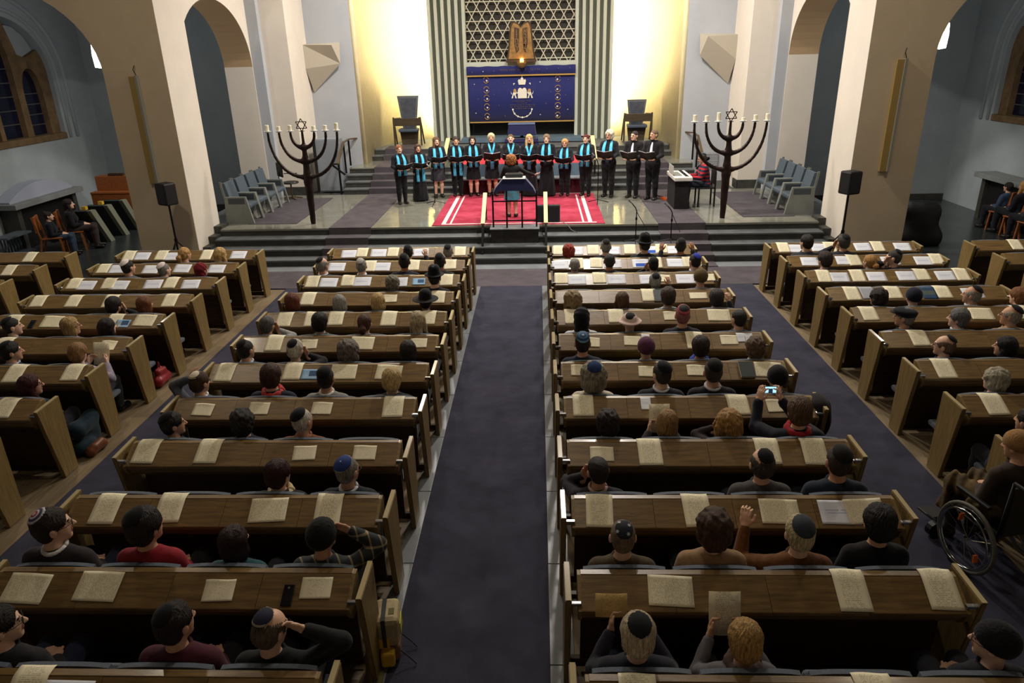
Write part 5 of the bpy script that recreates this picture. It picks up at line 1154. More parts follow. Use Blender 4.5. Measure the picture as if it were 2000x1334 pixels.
# ------------------------------------------------ stair handrails
def handrail(x, lab, f):
    r = empty('handrail', (x, 19.75, ST)); tag(r, f'bronze handrail beside the {lab} end of the landing steps', 'handrail')
    rail = [(0, -.1, .84), (0, .75, 1.32), (0, 1.35, 1.34), (f*.3, 1.75, 1.34)]
    b = MB()
    for p, q in zip(rail[:-1], rail[1:]): b.bar(p, q, .06, .035)
    b.obj('rail', BRASS, r); MB().bar((-f*.16, -.12, .84), (0, -.1, .84), .06, .035).bar((-f*.16, -.12, .83), (f*.12, .1, .52), .03, .05).obj('rail_end', BLACKM, r)
    for (y, zb, zt) in ((.0, 0, .86), (.72, .47, 1.3), (1.3, .6, 1.34)): MB().bar((0, y, zb), (0, y, zt), .05, .02, up=(0, 1, 0)).obj('post', BLACKM, r)
handrail(-5.45, 'left', 1); handrail(mx(-5.45), 'right', -1)
# front handrails either side of the centre steps
for x, lab in ((-1.2, 'left'), (.16, 'right')):
    r = empty('handrail', (x, 15.2, 0)); tag(r, f'pale wood topped handrail on the {lab} of the centre steps', 'handrail', 'handrails at the centre steps')
    MB().bar((0, .0, .72), (0, 1.0, 1.2), .085, .04).obj('rail', GOLDW, r); MB().bar((0, -.36, .15), (0, -.0, .70), .05, .07).obj('post', BLACKM, r); MB().bar((0, .95, .6), (0, .95, 1.18), .05, .05, up=(0, 1, 0)).obj('post', BLACKM, r); MB().bar((.0, .02, .45), (0, .02, .71), .05, .07, up=(0, 1, 0)).obj('post', BLACKM, r); MB().bar((0, .3, .45), (0, .95, .75), .03, .05).obj('brace', BLACKM, r)
# ------------------------------------------------ platform of the reader behind the choir
bim = empty('reading_platform', (XC, 19.45, ST)); tag(bim, 'low reading platform with maroon front and red carpet behind the choir', 'platform')
MB().box(-1.62, 1.66, 0, 1.0, 0, .37).obj('maroon_base', MAROON, bim); MB().box(-1.66, 1.7, -.03, .38, .37, .41, .006).obj('stone_ledge', STONE, bim); MB().box(-1.62, 1.66, .36, 1.0, .41, .74, .005).obj('blue_grey_panel', BLUEG, bim); MB().box(-1.6, 1.64, .37, 1.85, .72, .752).obj('red_carpet', REDC, bim)
for s in (-1, 1): MB().bar((s*1.25+.02, .5, .755), (s*1.33+.02, 1.8, .756), .05, .006).obj('white_stripe', RUGW, bim)
for s, lab in ((-1, 'left'), (1, 'right')):
    r = empty('handrail', (XC+s*2.08, 20.0, 0)); tag(r, f'pale wood handrail on the {lab} behind the choir', 'handrail', 'pale handrails behind the choir')
    MB().bar((0, 0, 1.4), (s*.02, 1.5, 1.86), .11, .035).obj('rail', GOLDW, r); MB().bar((0, .05, 1.02), (0, .05, 1.39), .04, .04, up=(0, 1, 0)).obj('post', BLACKM, r); MB().bar((0, 1.45, 1.2), (0, 1.45, 1.83), .04, .04, up=(0, 1, 0)).obj('post', BLACKM, r); MB().bar((0, 1.5, 1.85), (-s*.3, 1.5, 1.85), .04, .04).obj('rail_return', BLACKM, r)
r = empty('balustrade', (XC, 21.88, 1.2)); tag(r, 'low dark metal balustrade behind the choir at the ark steps', 'railing')
MB().bar((-2.05, 0, .47), (2.1, 0, .47), .04, .025).obj('top_rail', BLACKM, r); MB().bar((-2.05, 0, .3), (2.1, 0, .3), .02, .02).obj('lower_rail', BLACKM, r)
for x in np.linspace(-2.0, 2.05, 6): MB().bar((x, 0, 0), (x, 0, .47), .03, .02, up=(0, 1, 0)).obj('post', BLACKM, r)
# ------------------------------------------------ high chairs in front of the niches
CHW = mat('dark_walnut', (66, 56, 42), .5, noise=(4, .3, (1, 1, 8))); CHG = mat('grey_leather', (92, 98, 108), .5, noise=(7, .25))
def throne(x, lab, hb, wt):
    r = empty('high_chair', (x, 23.4, 1.5)); tag(r, f'tall grey-backed ceremonial chair on the {lab} before the lit niche', 'chair', 'ceremonial chairs beside the ark')
    b = MB().prism([(-.2, .40), (.2, .40), (wt/2, hb), (-wt/2, hb)], 'y', .16, .23).obj('backrest', CHG, r); MB().prism([(-.15, .48), (.15, .48), (wt/2-.07, hb-.07), (-wt/2+.07, hb-.07)], 'y', .145, .165).obj('back_panel', mat('dark_grey_leather', (70, 76, 88), .5, noise=(5, .3)), b)
    MB().box(-.3, .3, -.22, .2, .40, .5, .03).obj('seat', mat('blue_grey_seat', (70, 80, 98), .6), r); MB().box(-.4, .4, -.3, -.265, .60, .83, .006).obj('front_rail', CHW, r)
    MB().prism([(-.24, .0), (.24, .0), (.29, .40), (-.29, .40)], 'y', -.02, .1).obj('pedestal', CHW, r)
    for s in (-1, 1):
        MB().bar((s*.42, -.28, 0), (s*.42, -.28, .86), .05, .05, up=(0, 1, 0)).obj('front_post', CHW, r); MB().bar((s*.44, .2, 0), (s*.42, -.26, .84), .04, .04, up=(0, 1, 0)).obj('slanted_leg', CHW, r); MB().bar((s*.42, -.28, .82), (s*.3, .2, .8), .05, .035).obj('arm', CHW, r)
throne(-4.08, 'left', 1.47, .68); throne(3.1, 'right', 1.22, .6)
# ------------------------------------------------ ark: tablets, lamp, curtain, table
def text_mesh(body, size, m, ext=.006):
    cu = bpy.data.curves.new('t', 'FONT'); cu.body = body; cu.size = size; cu.extrude = ext; cu.align_x = 'CENTER'; cu.align_y = 'CENTER'
    o = bpy.data.objects.new('t', cu); COL.objects.link(o); dg = bpy.context.evaluated_depsgraph_get(); me = bpy.data.meshes.new_from_object(o.evaluated_get(dg)); bpy.data.objects.remove(o); me.materials.clear(); me.materials.append(m); return me
GOLDT = mat('aged_gold', (150, 116, 70), .45, metal=.55, noise=(10, .3)); GOLDD = mat('dark_gold_edge', (74, 56, 40), .5, metal=.4)
tb = empty('commandment_tablets', (-.5, 24.1, 3.92)); tag(tb, 'aged gold double tablets with Hebrew letters above the ark curtain', 'tablets')
def tab_outline(g=0.0):
    R_ = [(.46-g*1.2, 0+g), (.40-g, .35), (.34-g, .95), (.30-g, 1.10-g), (.2, 1.135-g), (.1, 1.09-g), (.0, .99-g)]
    return [(-x, z) for x, z in R_[:-1]]+[R_[-1]]+R_[:-1][::-1] if False else R_+[(-x, z) for x, z in R_[:-1][::-1]]
MB().prism(tab_outline(0), 'y', -.06, .02).obj('tablet_frame', GOLDD, tb); MB().prism(tab_outline(.05), 'y', -.085, -.055).obj('tablet_face', GOLDT, tb)
for s, letters in ((1, 'אבגדה'), (-1, 'וזחטי')):
    fr = MB().prism([(s*.05, .92), (s*.2, .96), (s*.21, .5), (s*.15, .22), (s*.07, .3)], 'y', -.1, -.08).obj('letter_panel', GOLDD, tb)
    for i, ch in enumerate(letters):
        me = text_mesh(ch, .2, GOLDT); o = inst('letter', me, fr, (s*(.125+(.01 if i < 3 else -.005)), -.102, .85-.135*i), (math.pi/2, 0, 0))
MB().box(-.47, .47, -.12, .02, -.05, .02, .01).obj('base', GOLDD, tb)
el = empty('eternal_lamp', (-.48, 23.92, 3.86)); tag(el, 'small glowing golden lamp at the foot of the tablets', 'lamp')
MB().lathe([(0, -.16), (.12, -.12), (.15, -.02), (.16, .02), (.13, .02), (.1, -.06), (0, -.08)], (0, 0, 0), 22).obj('bowl', GOLDT, el, smooth=True); MB().bar((0, .0, -.05), (0, .2, -.02), .04, .04).obj('bracket', GOLDD, el)
MB().lathe([(0, 0), (.05, .01), (.06, .06), (.05, .12), (0, .14)], (0, 0, .0), 16).obj('flame_glass', mat('glowing_lamp_glass', (255, 200, 90), .3, emit=((255, 186, 60), 16)), el, smooth=True)
cur = empty('ark_curtain', (-.5, 24.14, 0)); tag(cur, 'navy velvet ark curtain embroidered with crown, lions and tablets', 'curtain')
def wavy(name, x0, x1, z0, z1, y, amp, m, parent, n=90):
    V = []; Fc = []
    for j, z in enumerate((z0, (z0+z1)/2, z1)):
        for i in range(n+1):
            x = x0+(x1-x0)*i/n; V.append((x, y+amp*math.sin(i*.55)*(1.2-.4*j)+amp*.4*math.sin(i*1.7), z+(.008*math.sin(i*.45) if j == 2 else 0)))
    for j in range(2):
        for i in range(n): a = j*(n+1)+i; Fc.append((a, a+1, a+n+2, a+n+1))
    o = mobj(name, V, Fc, m, parent, smooth=True); md = o.modifiers.new('solid', 'SOLIDIFY'); md.thickness = .012; return o
wavy('curtain_cloth', -1.7, 1.68, 2.08, 3.52, 0, .006, NAVY, cur); vl = wavy('valance', -1.74, 1.71, 3.49, 3.77, -.05, .008, NAVY, cur)
MB().box(-1.74, 1.71, -.075, -.035, 3.47, 3.51).obj('gold_fringe', GOLD, vl); MB().box(-1.7, 1.68, -.02, .02, 2.06, 2.095).obj('gold_hem', GOLD, cur)
def emb(name, polys, m, y=-.022, th=.008, parent=cur):
    b = MB()
    for p in polys: b.prism(p, 'y', y, y-th)
    return b.obj(name, m, parent)
ux = .01632/4.766; uz = .01565/4.766
def Q(zx, zy): return ((zx-762)*ux+.01, 2.96-(zy-865)*uz)
emb('embroidered_tablets', [[Q(*p) for p in ((722, 915), (722, 845), (728, 826), (742, 817), (755, 822), (763, 832), (771, 822), (785, 817), (799, 826), (806, 845), (806, 915))]], WHITE_E)
emb('embroidered_crown', [[Q(*p) for p in ((732, 790), (724, 752), (736, 738), (746, 748), (752, 730), (762, 720), (773, 730), (779, 748), (790, 738), (800, 752), (792, 790))], [Q(*p) for p in ((758, 720), (758, 708), (767, 708), (767, 720))]], WHITE_E)
for s in (-1, 1):
    m_ = lambda x: 762+s*(x-762)
    emb('embroidered_lion', [[Q(m_(x), y) for x, y in pl][::s] for pl in (((812, 862), (818, 838), (830, 828), (842, 838), (842, 852), (852, 880), (846, 892), (822, 884)), ((822, 880), (832, 884), (826, 914), (812, 914), (815, 906)), ((842, 886), (852, 880), (862, 914), (848, 914)), ((800, 862), (816, 854), (818, 864), (806, 872)), ((852, 880), (862, 862), (868, 846), (864, 872)))], WHITE_E)
    emb('embroidered_mane', [[Q(m_(x), y) for x, y in ((814, 842), (822, 828), (838, 828), (844, 842), (838, 860), (822, 858))][::s]], GOLD, y=-.030)
    for k, (cy, rr) in enumerate(((742, 24), (832, 26), (908, 26), (990, 26), (1078, 24))):
        b = MB()
        for a0 in (0.3, 3.4):
            b.tube([(Q(m_(1095)+rr*math.cos(a0+t), 0)[0], -.02, Q(0, cy+rr*1.15*math.sin(a0+t))[1]) for t in np.linspace(0, 2.5, 12)], .008, 6)
        b.obj('embroidered_scroll', GOLD, cur)
        MB().lathe([(0, 0), (.028, .0), (.026, .006), (0, .008)], (0, 0, 0), 12).obj('embroidered_fruit', WHITE_E, cur, loc=(Q(m_(1090), 0)[0], -.018, Q(0, cy+6)[1]), rot=(math.pi/2, 0, 0))
    emb('embroidered_letter', [[Q(m_(x), y) for x, y in ((828, 774), (842, 774), (842, 792), (836, 792), (836, 782), (828, 782))][::s]], WHITE_E)
b = MB(); b.tube([(Q(762+90*math.cos(t), 0)[0], -.02, Q(0, 1010+84*math.sin(t))[1]) for t in np.linspace(.05, math.pi-.05, 24)], .012, 6); b.obj('embroidered_garland', WHITE_E, cur)
for t in np.linspace(.1, math.pi-.1, 7): MB().lathe([(0, 0), (.03, .0), (.026, .006), (0, .008)], (0, 0, 0), 10).obj('garland_flower', WHITE_E, cur, loc=(Q(762+90*math.cos(t), 0)[0], -.018, Q(0, 1010+84*math.sin(t))[1]), rot=(math.pi/2, 0, 0))
THR = mat('dim_gold_thread', (120, 100, 92), .6)
for row, (zy, n, wd) in enumerate(((942, 22, 178), (960, 10, 86), (978, 30, 236), (995, 31, 250), (1012, 18, 150))):
    b = MB(); x = 762-wd/2
    while x < 762+wd/2:
        l = random.uniform(4, 8); p, q = Q(x, zy-4), Q(x+l, zy+4)
        k = random.random(); z0, z1 = q[1], p[1]
        b.box(p[0], q[0], -.026, -.018, z1-.006, z1); b.box(q[0]-.006, q[0], -.026, -.018, z0, z1)
        if k > .5: b.box(p[0], q[0], -.026, -.018, z0, z0+.006)
        x += l+random.choice((3, 3, 3, 9))
    b.obj('embroidered_line', THR, cur)
b = MB(); x = 560
while x < 940:
    l = random.uniform(5, 9); p, q = Q(x, 646), Q(x+l, 662); b.box(p[0], q[0], -.075, -.066, p[1]-.008, p[1]); b.box(q[0]-.008, q[0], -.075, -.066, q[1], p[1]); x += l+random.choice((4, 4, 14))
b.obj('embroidered_line', THR, vl)
for (zx, zy) in ((318, 778), (595, 772), (930, 768), (1192, 752), (352, 915), (500, 876), (1028, 862), (1168, 893), (545, 978), (982, 966), (324, 1046), (598, 1078), (930, 1070), (1188, 1026), (302, 666), (405, 663), (505, 662), (994, 650), (1100, 648), (1205, 645)):
    yv = -.07 if zy < 700 else -.02; p = Q(zx, zy)
    V = [(p[0]+(.022 if k % 2 == 0 else .009)*math.sin(k*math.pi/6), p[1]+(.022 if k % 2 == 0 else .009)*math.cos(k*math.pi/6)) for k in range(12)]
    emb('embroidered_star', [V], THR if zx % 3 else WHITE_E, y=yv, parent=cur)
# table with navy cloth in front of the ark
tbl = empty('cloth_table', (-.49, 22.75, 1.5)); tag(tbl, 'small table under a navy blue cloth in front of the ark', 'table')
MB().prism([(-.40, .62), (.40, .62), (.44, .30), (-.44, .30)], 'y', -.18, .3).obj('cloth', NAVYD, tbl); MB().box(-.41, .41, -.2, .32, .62, .645, .006).obj('table_top_cloth', mat('grey_blue_cloth', (88, 104, 140), .8), tbl); MB().prism([(-.5, .22), (.5, .22), (.54, .0), (-.54, .0)], 'y', -.3, .25).obj('skirt_cloth', NAVYD, tbl); MB().box(-.05, .05, .0, .1, .0, .6).obj('leg', BLACK, tbl)
# faceted lamp boxes high on the walls beside the niches
for s, lab in ((0, 'left'), (1, 'right')):
    f = (lambda x: x) if s == 0 else mx
    A_ = (-6.42, 20.98, 4.47); F_ = (-6.42, 21.0, 3.86); B_ = (-5.62, 20.95, 4.45); D_ = (-5.48, 21.32, 4.52); C_ = (-5.49, 21.2, 3.97); E_ = (-6.34, 21.3, 3.22); Cb = (-5.49, 21.32, 3.97); Fb = (-6.42, 21.32, 3.5); Ab = (-6.42, 21.32, 4.5)
    V = [(f(p[0]), p[1], p[2]) for p in (A_, B_, C_, F_, E_, D_, Ab)]
    Fc = [(0, 1, 2, 3), (3, 2, 4), (1, 5, 2), (0, 6, 5, 1), (5, 6, 4, 2), (0, 3, 4, 6)]
    if s: Fc = [q[::-1] for q in Fc]
    tag(mobj('wall_box', V, Fc, mat('grey_beige_panel', (176, 168, 152), .7)), f'faceted pale box jutting from the wall on the {lab} of the niche', 'wall box', 'faceted wall boxes')
# vent grille low on the right
vg = empty('vent_grille', (4.92, 21.28, .98)); tag(vg, 'pale slatted vent grille low on the wall behind the keyboard', 'vent')
MB().box(-.28, .28, -.01, .03, 0, .36).obj('frame', mat('dark_vent', (70, 72, 74), .6), vg)
for i in range(9): MB().box(-.27, .27, -.03, -.008, .015+i*.04, .037+i*.04).obj('slat', PLGREY, vg)

# ------------------------------------------------ lectern, loudspeakers, microphones
dp = struct(B('lectern_plinth', -1.03, .0, 15.18, 15.7, .3, .6, mat('dark_plinth', (44, 42, 38), .5, noise=(8, .4)))); B('plinth_top', -1.05, .02, 15.15, 15.6, .6, .615, STONE, dp)
le = empty('lectern', (-.51, 15.36, .615)); tag(le, 'black metal lectern draped with navy cloth facing the choir', 'lectern')
for x in (-.47, -.17, .16, .47): MB().bar((x, -.08 if abs(x) < .3 else 0, 0), (x, -.08 if abs(x) < .3 else 0, .78 if abs(x) > .3 else .8), .035, .035, up=(0, 1, 0)).obj('leg', BLACKM, le)
MB().bar((-.47, 0, .14), (.47, 0, .14), .025, .025).obj('lower_bar', BLACKM, le); MB().bar((-.47, 0, .56), (.47, 0, .56), .025, .025).obj('upper_bar', BLACKM, le); MB().tube([(-.47, 0, .74), (-.47, .04, .8), (-.47, .12, .8)], .02, 8).obj('hook', BLACKM, le)
MB().prism([(-.46, .74), (-.40, .86), (-.24, 1.05), (.24, 1.05), (.40, .86), (.46, .74), (.3, .8), (-.3, .8)], 'y', -.12, .16).obj('navy_drape', NAVYD, le); MB().box(-.24, .24, -.14, .2, 1.045, 1.062, .005).obj('top_edge', mat('white_edge', (214, 214, 206), .3), le)
MB().box(-.19, .19, -.05, .12, 1.062, 1.15, .03).obj('reading_lamp', mat('grey_black_lamp', (40, 42, 46), .3), le)
mon = empty('floor_monitor', (.22, 15.95, ST+.013)); tag(mon, 'black wedge floor loudspeaker beside the lectern', 'loudspeaker')
MB().prism([(-.18, 0), (.2, 0), (.2, .2), (.02, .36), (-.12, .36)], 'x', -.26, .26).obj('cabinet', mat('black_textured', (34, 38, 42), .6, bump=(90, .3)), mon); MB().prism([(-.185, .02), (-.175, .02), (-.125, .34), (-.135, .34)], 'x', -.23, .23).obj('grille', mat('black_grille', (26, 28, 32), .5), mon)
tag(MB().tube([(.5, 15.85, .62), (.6, 15.62, .615), (.66, 15.52, .58), (.72, 15.5, .5), (.85, 15.4, .462)], .008, 6).obj('speaker_cable', mat('grey_cable', (120, 118, 112), .5), None, True), 'thin grey cable trailing over the step from the floor loudspeaker', 'cable')
def speaker_stand(x, y, lab, hx, hz, rz):
    r = empty('speaker_stand', (x, y, .0)); tag(r, f'black tripod loudspeaker stand by the {lab} pillar', 'speaker stand', 'tripod loudspeaker stands')
    MB().tube([(0, 0, .25), (0, 0, hz)], .02, 10).obj('pole', BLACKM, r); MB().tube([(0, 0, .62), (0, 0, .72)], .034, 10).obj('collar', BLACKM, r)
    for k in range(3):
        a = k*2*math.pi/3+.5; lg = MB().tube([(0, 0, .68), (.5*math.cos(a), .5*math.sin(a), .02)], .014, 8).obj('leg', BLACKM, r); MB().tube([(0, 0, .3), (.26*math.cos(a), .26*math.sin(a), .34)], .01, 6).obj('brace', BLACKM, lg)
    s = empty('loudspeaker', (x, y, hz), rz); tag(s, f'black loudspeaker on a tripod stand by the {lab} pillar', 'loudspeaker', 'loudspeakers on tripod stands')
    MB().box(-.15, .15, -.14, .14, 0, .44, .03).obj('cabinet', BLACK, s); MB().box(-.13, .13, -.147, -.135, .03, .41, .012).obj('grille', mat('black_grille', (26, 28, 32), .5), s)
speaker_stand(-7.5, 14.25, 'left', 0, 1.42, -.5); speaker_stand(6.05, 14.2, 'right', 0, 1.44, .4)
def micstand(x, y, z, h, lab, boom=None, bend=.1):
    r = empty('microphone_stand', (x, y, z)); tag(r, lab, 'microphone stand', 'microphone stands on the stage')
    MB().tube([(0, 0, .05), (0, 0, h*.82), (-bend*.3, .0, h*.9), (-bend, .02, h)], .011, 8).obj('pole', BLACKM, r)
    for k in range(3):
        a = k*2*math.pi/3+.4; MB().tube([(0, 0, .1), (.3*math.cos(a), .3*math.sin(a), .012)], .01, 6).obj('leg', BLACKM, r)
    MB().tube([(0, 0, h*.6), (0, 0, h*.66)], .022, 8).obj('clutch', BLACKM, r)
    if boom: MB().tube([(0, 0, h*.8), boom], .007, 6).obj('boom_arm', BLACKM, r)
    MB().tube([(-bend, .02, h), (-bend-.06, .05, h+.06)], [.012, .024], 10).obj('microphone', mat('grey_mic', (120, 122, 124), .35, metal=.5), r)
micstand(2.06, 14.98, .30, .86, 'microphone stand on the steps below the two singers on the right', (.2, -.25, .35)); micstand(2.8, 14.96, .30, .80, 'microphone stand on the steps below the keyboard', (.14, -.25, .3))
micstand(1.48, 17.9, ST, 1.16, 'straight microphone stand right of the choir beside the rug'); micstand(-2.62, 18.05, ST, .95, 'low microphone stand left of the rug before the choir')
# long closed lamp boards on the front pillars and the wall sconces
for s, lab in ((0, 'left'), (1, 'right')):
    f = (lambda x: x) if s == 0 else mx
    r = empty('wall_light', (f(-7.93), 14.75, 1.78)); tag(r, f'tall slim unlit wall light on the {lab} front pillar', 'wall light', 'slim wall lights on the pillars')
    MB().box(-.1, .03, -.07, 0, 0, 2.08, .004).obj('board', mat('ochre_board', (150, 126, 72), .5), r); MB().box(.03, .085, -.1, 0, 0, 2.1, .006).obj('metal_channel', mat('grey_channel', (150, 148, 136), .35, metal=.3), r); MB().tube([(.06, -.05, 2.1), (.02, -.06, 2.2), (.05, -.03, 2.28)], .008, 6).obj('wire', BLACKM, r)
    q = empty('wall_sconce', (f(-8.66), 15.2, 4.02)); tag(q, f'glowing white wall lamp in the {lab} side arch', 'lamp', 'glowing wall lamps in the side arches')
    MB().lathe([(0, 0), (.11, .02), (.12, .25), (.1, .46), (0, .48)], (f(-.16)-f(0), 0, 0), 18).obj('glass_shade', mat('lit_opal_glass', (255, 246, 226), .4, emit=((255, 240, 214), 14)), q, smooth=True); MB().box(*sorted((f(-.06)-f(0), f(.1)-f(0))), -.05, .05, .18, .28).obj('bracket', BLACKM, q)
    point('side_room_fill', (f(-9.3), 15.9, 4.3), 75, COOL, .2)  # added cool fill for the side room, set apart from the sconce shade
# ================================================================== CHOIR, CONDUCTOR, KEYBOARD PLAYER
SCARF = mat('turquoise_scarf', (70, 176, 216), .7, sheen=.2, noise=(18, .2, (1, 1, .4)))
def ribbon(name, pts, wv, w_, m, parent, th=.008):
    V = []; Fc = []
    for i, p in enumerate(pts):
        d = Vector(wv[i] if isinstance(wv, list) else wv).normalized()*((w_[i] if isinstance(w_, list) else w_)/2); p = Vector(p)
        V += [p-d, p+d]
    for i in range(len(pts)-1): Fc.append((2*i, 2*i+1, 2*i+3, 2*i+2))
    o = mobj(name, V, Fc, m, parent, smooth=True); md = o.modifiers.new('solid', 'SOLIDIFY'); md.thickness = th; md.offset = 0; return o
def choir_scarf(o, sh, style):
    n = 20; zb = {'long': .62, 'mid': .86, 'short': .99, 'knot': .78}[style]
    MB().tube([(.078*math.sin(a), -.018+.075*-math.cos(a)+.02, sh+.05-.015*math.cos(a)*-1) for a in np.linspace(-2.4, 2.4, n)], .022, 8).obj('scarf', SCARF, o, smooth=True)
    if style == 'knot':
        for s in (-1, 1): ribbon('scarf_end', [(s*.07, .07, sh+.035), (s*.05, .145, sh-.06), (s*.014, .19, sh-.2)], (1, 0, 0), .05, SCARF, o)
        ribbon('scarf_end', [(0, .195, sh-.18), (.005, .195, sh-.32), (.0, .19, zb)], (1, 0, 0), [.06, .08, .09], SCARF, o)
    else:
        for s in (-1, 1): ribbon('scarf_end', [(s*.075, .06, sh+.04), (s*.085, .142, sh-.045), (s*.092, .19, sh-.14), (s*.09, .195, (sh+zb)/2-.05), (s*.085, .195, zb+.04), (s*.085, .195, zb)], (1, .0, 0), [.055, .07, .075, .08, .085, .085], SCARF, o)
COND = Vector((-.6, 16.4))
def folder(o, P_, sc, white, lab, k):
    """open music folder held in both hands"""
    M_ = o.matrix_world if False else None
    r = empty('music_folder', (0, 0, 0)); c = math.cos(o.rotation_euler.z); s = math.sin(o.rotation_euler.z)
    lx, ly, lz = 0.0, .37*sc, 1.10*sc
    r.location = (o.location.x+lx*c-ly*s, o.location.y+lx*s+ly*c, o.location.z+lz); r.rotation_euler = (math.radians(34 if not white else 46), 0, o.rotation_euler.z)
    for sx in (-1, 1):
        q = MB().prism([(0, 0), (sx*.215, .05), (sx*.215, .055), (0, .006)][::sx], 'y', -.135, .15).obj('cover', BLACK, r)
        MB().prism([(sx*.005, .008), (sx*.205, .056), (sx*.205, .059), (sx*.005, .011)][::sx], 'y', -.125, .142+(.03 if white else 0)).obj('page', PAPW, q)
    tag(r, lab, 'music folder', 'music folders of the choir')
CH = [  # x, y, height, bottom, hair, hair colour, scarf, head yaw, top colour, words
 (-3.48, 18.26, 1.47, 'trousers', 'short', (150, 92, 56), 'mid', 0, (26, 26, 30), 'black suit, leftmost in the choir'),
 (-3.07, 18.64, 1.44, 'dress', 'long', (74, 46, 34), 'long', 0, (30, 28, 32), 'long black dress, second in the choir'),
 (-2.65, 19.11, 1.56, 'skirt', 'long', (104, 74, 50), 'mid', -6, (28, 30, 40), 'short grey dress and black tights, third in the choir'),
 (-2.15, 19.22, 1.53, 'trousers', 'bun', (66, 48, 40), 'long', 0, (22, 22, 26), 'black outfit, long scarf ends, fourth in the choir'),
 (-1.71, 19.18, 1.55, 'skirt', 'bob', (52, 32, 26), 'mid', 4, (20, 20, 24), 'black skirt and bare legs, fifth in the choir'),
 (-1.21, 19.14, 1.61, 'skirt', 'full', (206, 190, 150), 'knot', 4, (28, 28, 34), 'black jacket and skirt, sixth in the choir'),
 (-.70, 19.09, 1.59, 'skirt', 'crop', (104, 76, 54), 'knot', 0, (26, 26, 30), 'black coat behind the conductor'),
 (-.22, 19.05, 1.58, 'dress', 'long', (206, 172, 112), 'knot', -6, (20, 22, 30), 'black polo neck, right of the conductor'),
 (.23, 19.02, 1.57, 'dress', 'full', (128, 106, 84), 'short', 2, (18, 18, 26), 'long black dress, sixth singer from the right'),
 (.70, 18.98, 1.45, 'trousers', 'full', (206, 150, 90), 'mid', 0, (30, 32, 40), 'grey-black jacket, smallest of the choir'),
 (1.24, 18.93, 1.56, 'trousers', 'short', (96, 28, 34), 'mid', 4, (32, 32, 38), 'dark blouse, fourth singer from the right'),
 (1.82, 18.81, 1.68, 'trousers', 'curly', (226, 214, 186), 'short', 10, (26, 28, 36), 'black suit beside the straight microphone stand'),
 (2.43, 18.62, 1.67, 'trousers', 'crop', (48, 38, 34), None, 18, (24, 22, 24), 'black shirt and pale tie, second from right'),
 (2.87, 18.30, 1.72, 'trousers', 'crop', (104, 84, 66), None, 24, (24, 22, 24), 'black shirt and white tie, rightmost in the choir')]
for k, (x, y, h, bot, hs, hcol, scf, yaw, topc, words) in enumerate(CH):
    fem = scf is not None
    P_ = proto('sing_%s_%d_%d' % (bot, fem, yaw), seat=False, fem=fem, bottom=bot, lh='folder', rh='folder', head=(-yaw, 4, 0), mouth=True, HS=1.0)
    d = (COND-Vector((x, y)))*.55+Vector((0, -2.0)); rz = math.atan2(-d.x, d.y)
    sc = h/1.735
    o = person(P_, (x, y, ST+.001 if abs(x+.45) > 1.95 else ST+.013), rz, f'singer in {words}', 'person', 'choir singers', sc, False, [SKIN2, SKIN][k % 2], [(hs, hcol)], topc, (22, 22, 26) if k != 2 else (54, 54, 62), botname={'trousers': 'trousers', 'skirt': 'skirt', 'dress': 'dress'}[bot], topname='jacket', glasses=k in (9, 11, 12), collar=None)
    o.scale = (sc*1.07, sc*1.03, sc)
    if scf: choir_scarf(o, P_['sh'], scf)
    else:
        ribbon('tie', [(0, .09, P_['sh']+.03), (0, .132, P_['sh']-.06), (0, .16, P_['sh']-.2), (0, .165, P_['sh']-.34)], (1, 0, 0), [.03, .05, .07, .08], mat('pale_tie', (206, 212, 230), .6), o)
    folder(o, P_, sc, k >= 12 or k in (5, 11), f'open {"black folder with white pages" if k >= 12 else "black music folder"} held by the {["leftmost singer", "second singer", "third singer", "fourth singer", "fifth singer", "sixth singer", "singer behind the conductor", "singer right of the conductor", "ninth singer", "smallest singer", "eleventh singer", "singer at the microphone stand", "second singer from right", "rightmost singer"][k]}', k)
# conductor seen from behind
P_ = proto('conductor', seat=False, fem=True, bottom='skirt', lh='bent', rh='out', head=(-6, 2, 0), HS=1.02)
o = person(P_, (-.6, 16.42, ST+.013), 0, 'conductor in black top and patterned skirt, right arm stretched out', 'person', None, 1.3/1.735*1.0, False, SKIN2, [('bigcurly', (150, 92, 46))], (20, 20, 24), (70, 84, 92), topname='top', botname='skirt')
o.scale = (.9, .86, .8)
SKP = MATS.get('skirt_print') or mat('skirt_print', (150, 156, 160), .8, noise=(7, .75), col2=(60, 150, 176))
for c in o.children:
    if c.name.startswith('skirt'): setmat(c, SKP)
# keyboard, stand, player on chair
kb = empty('keyboard', (3.38, 17.5, ST)); tag(kb, 'white electronic keyboard on a black covered stand', 'keyboard')
MB().prism([(-.5, .0), (.5, 0), (.48, .66), (-.48, .66)], 'x', -.17, .16).obj('black_stand_cover', mat('black_cloth', (24, 22, 24), .9, noise=(9, .4)), kb)
kk = MB().box(-.2, .22, -.55, .55, .67, .76, .015).obj('keyboard_case', mat('white_plastic', (216, 214, 206), .4), kb); MB().box(.06, .21, -.48, .48, .76, .772).obj('white_keys', mat('ivory_keys', (236, 234, 226), .25), kk)
for i in range(24):
    if i % 7 in (2, 6): continue
    MB().box(.06, .14, -.47+i*.04+.012, -.47+i*.04+.028, .772, .782).obj('black_key', BLACK, kk)
MB().box(-.16, .02, -.3, .3, .76, .768).obj('control_panel', mat('grey_panel', (120, 122, 120), .5), kk); MB().prism([(-.3, .78), (.3, .78), (.3, .98), (-.3, .98)], 'x', -.2, -.19).obj('music_rest', mat('clear_rest', (190, 190, 184), .3), kb)
sc2 = empty('piano_chair', (4.02, 17.5, ST), math.pi/2); tag(sc2, 'black chair under the keyboard player', 'chair')
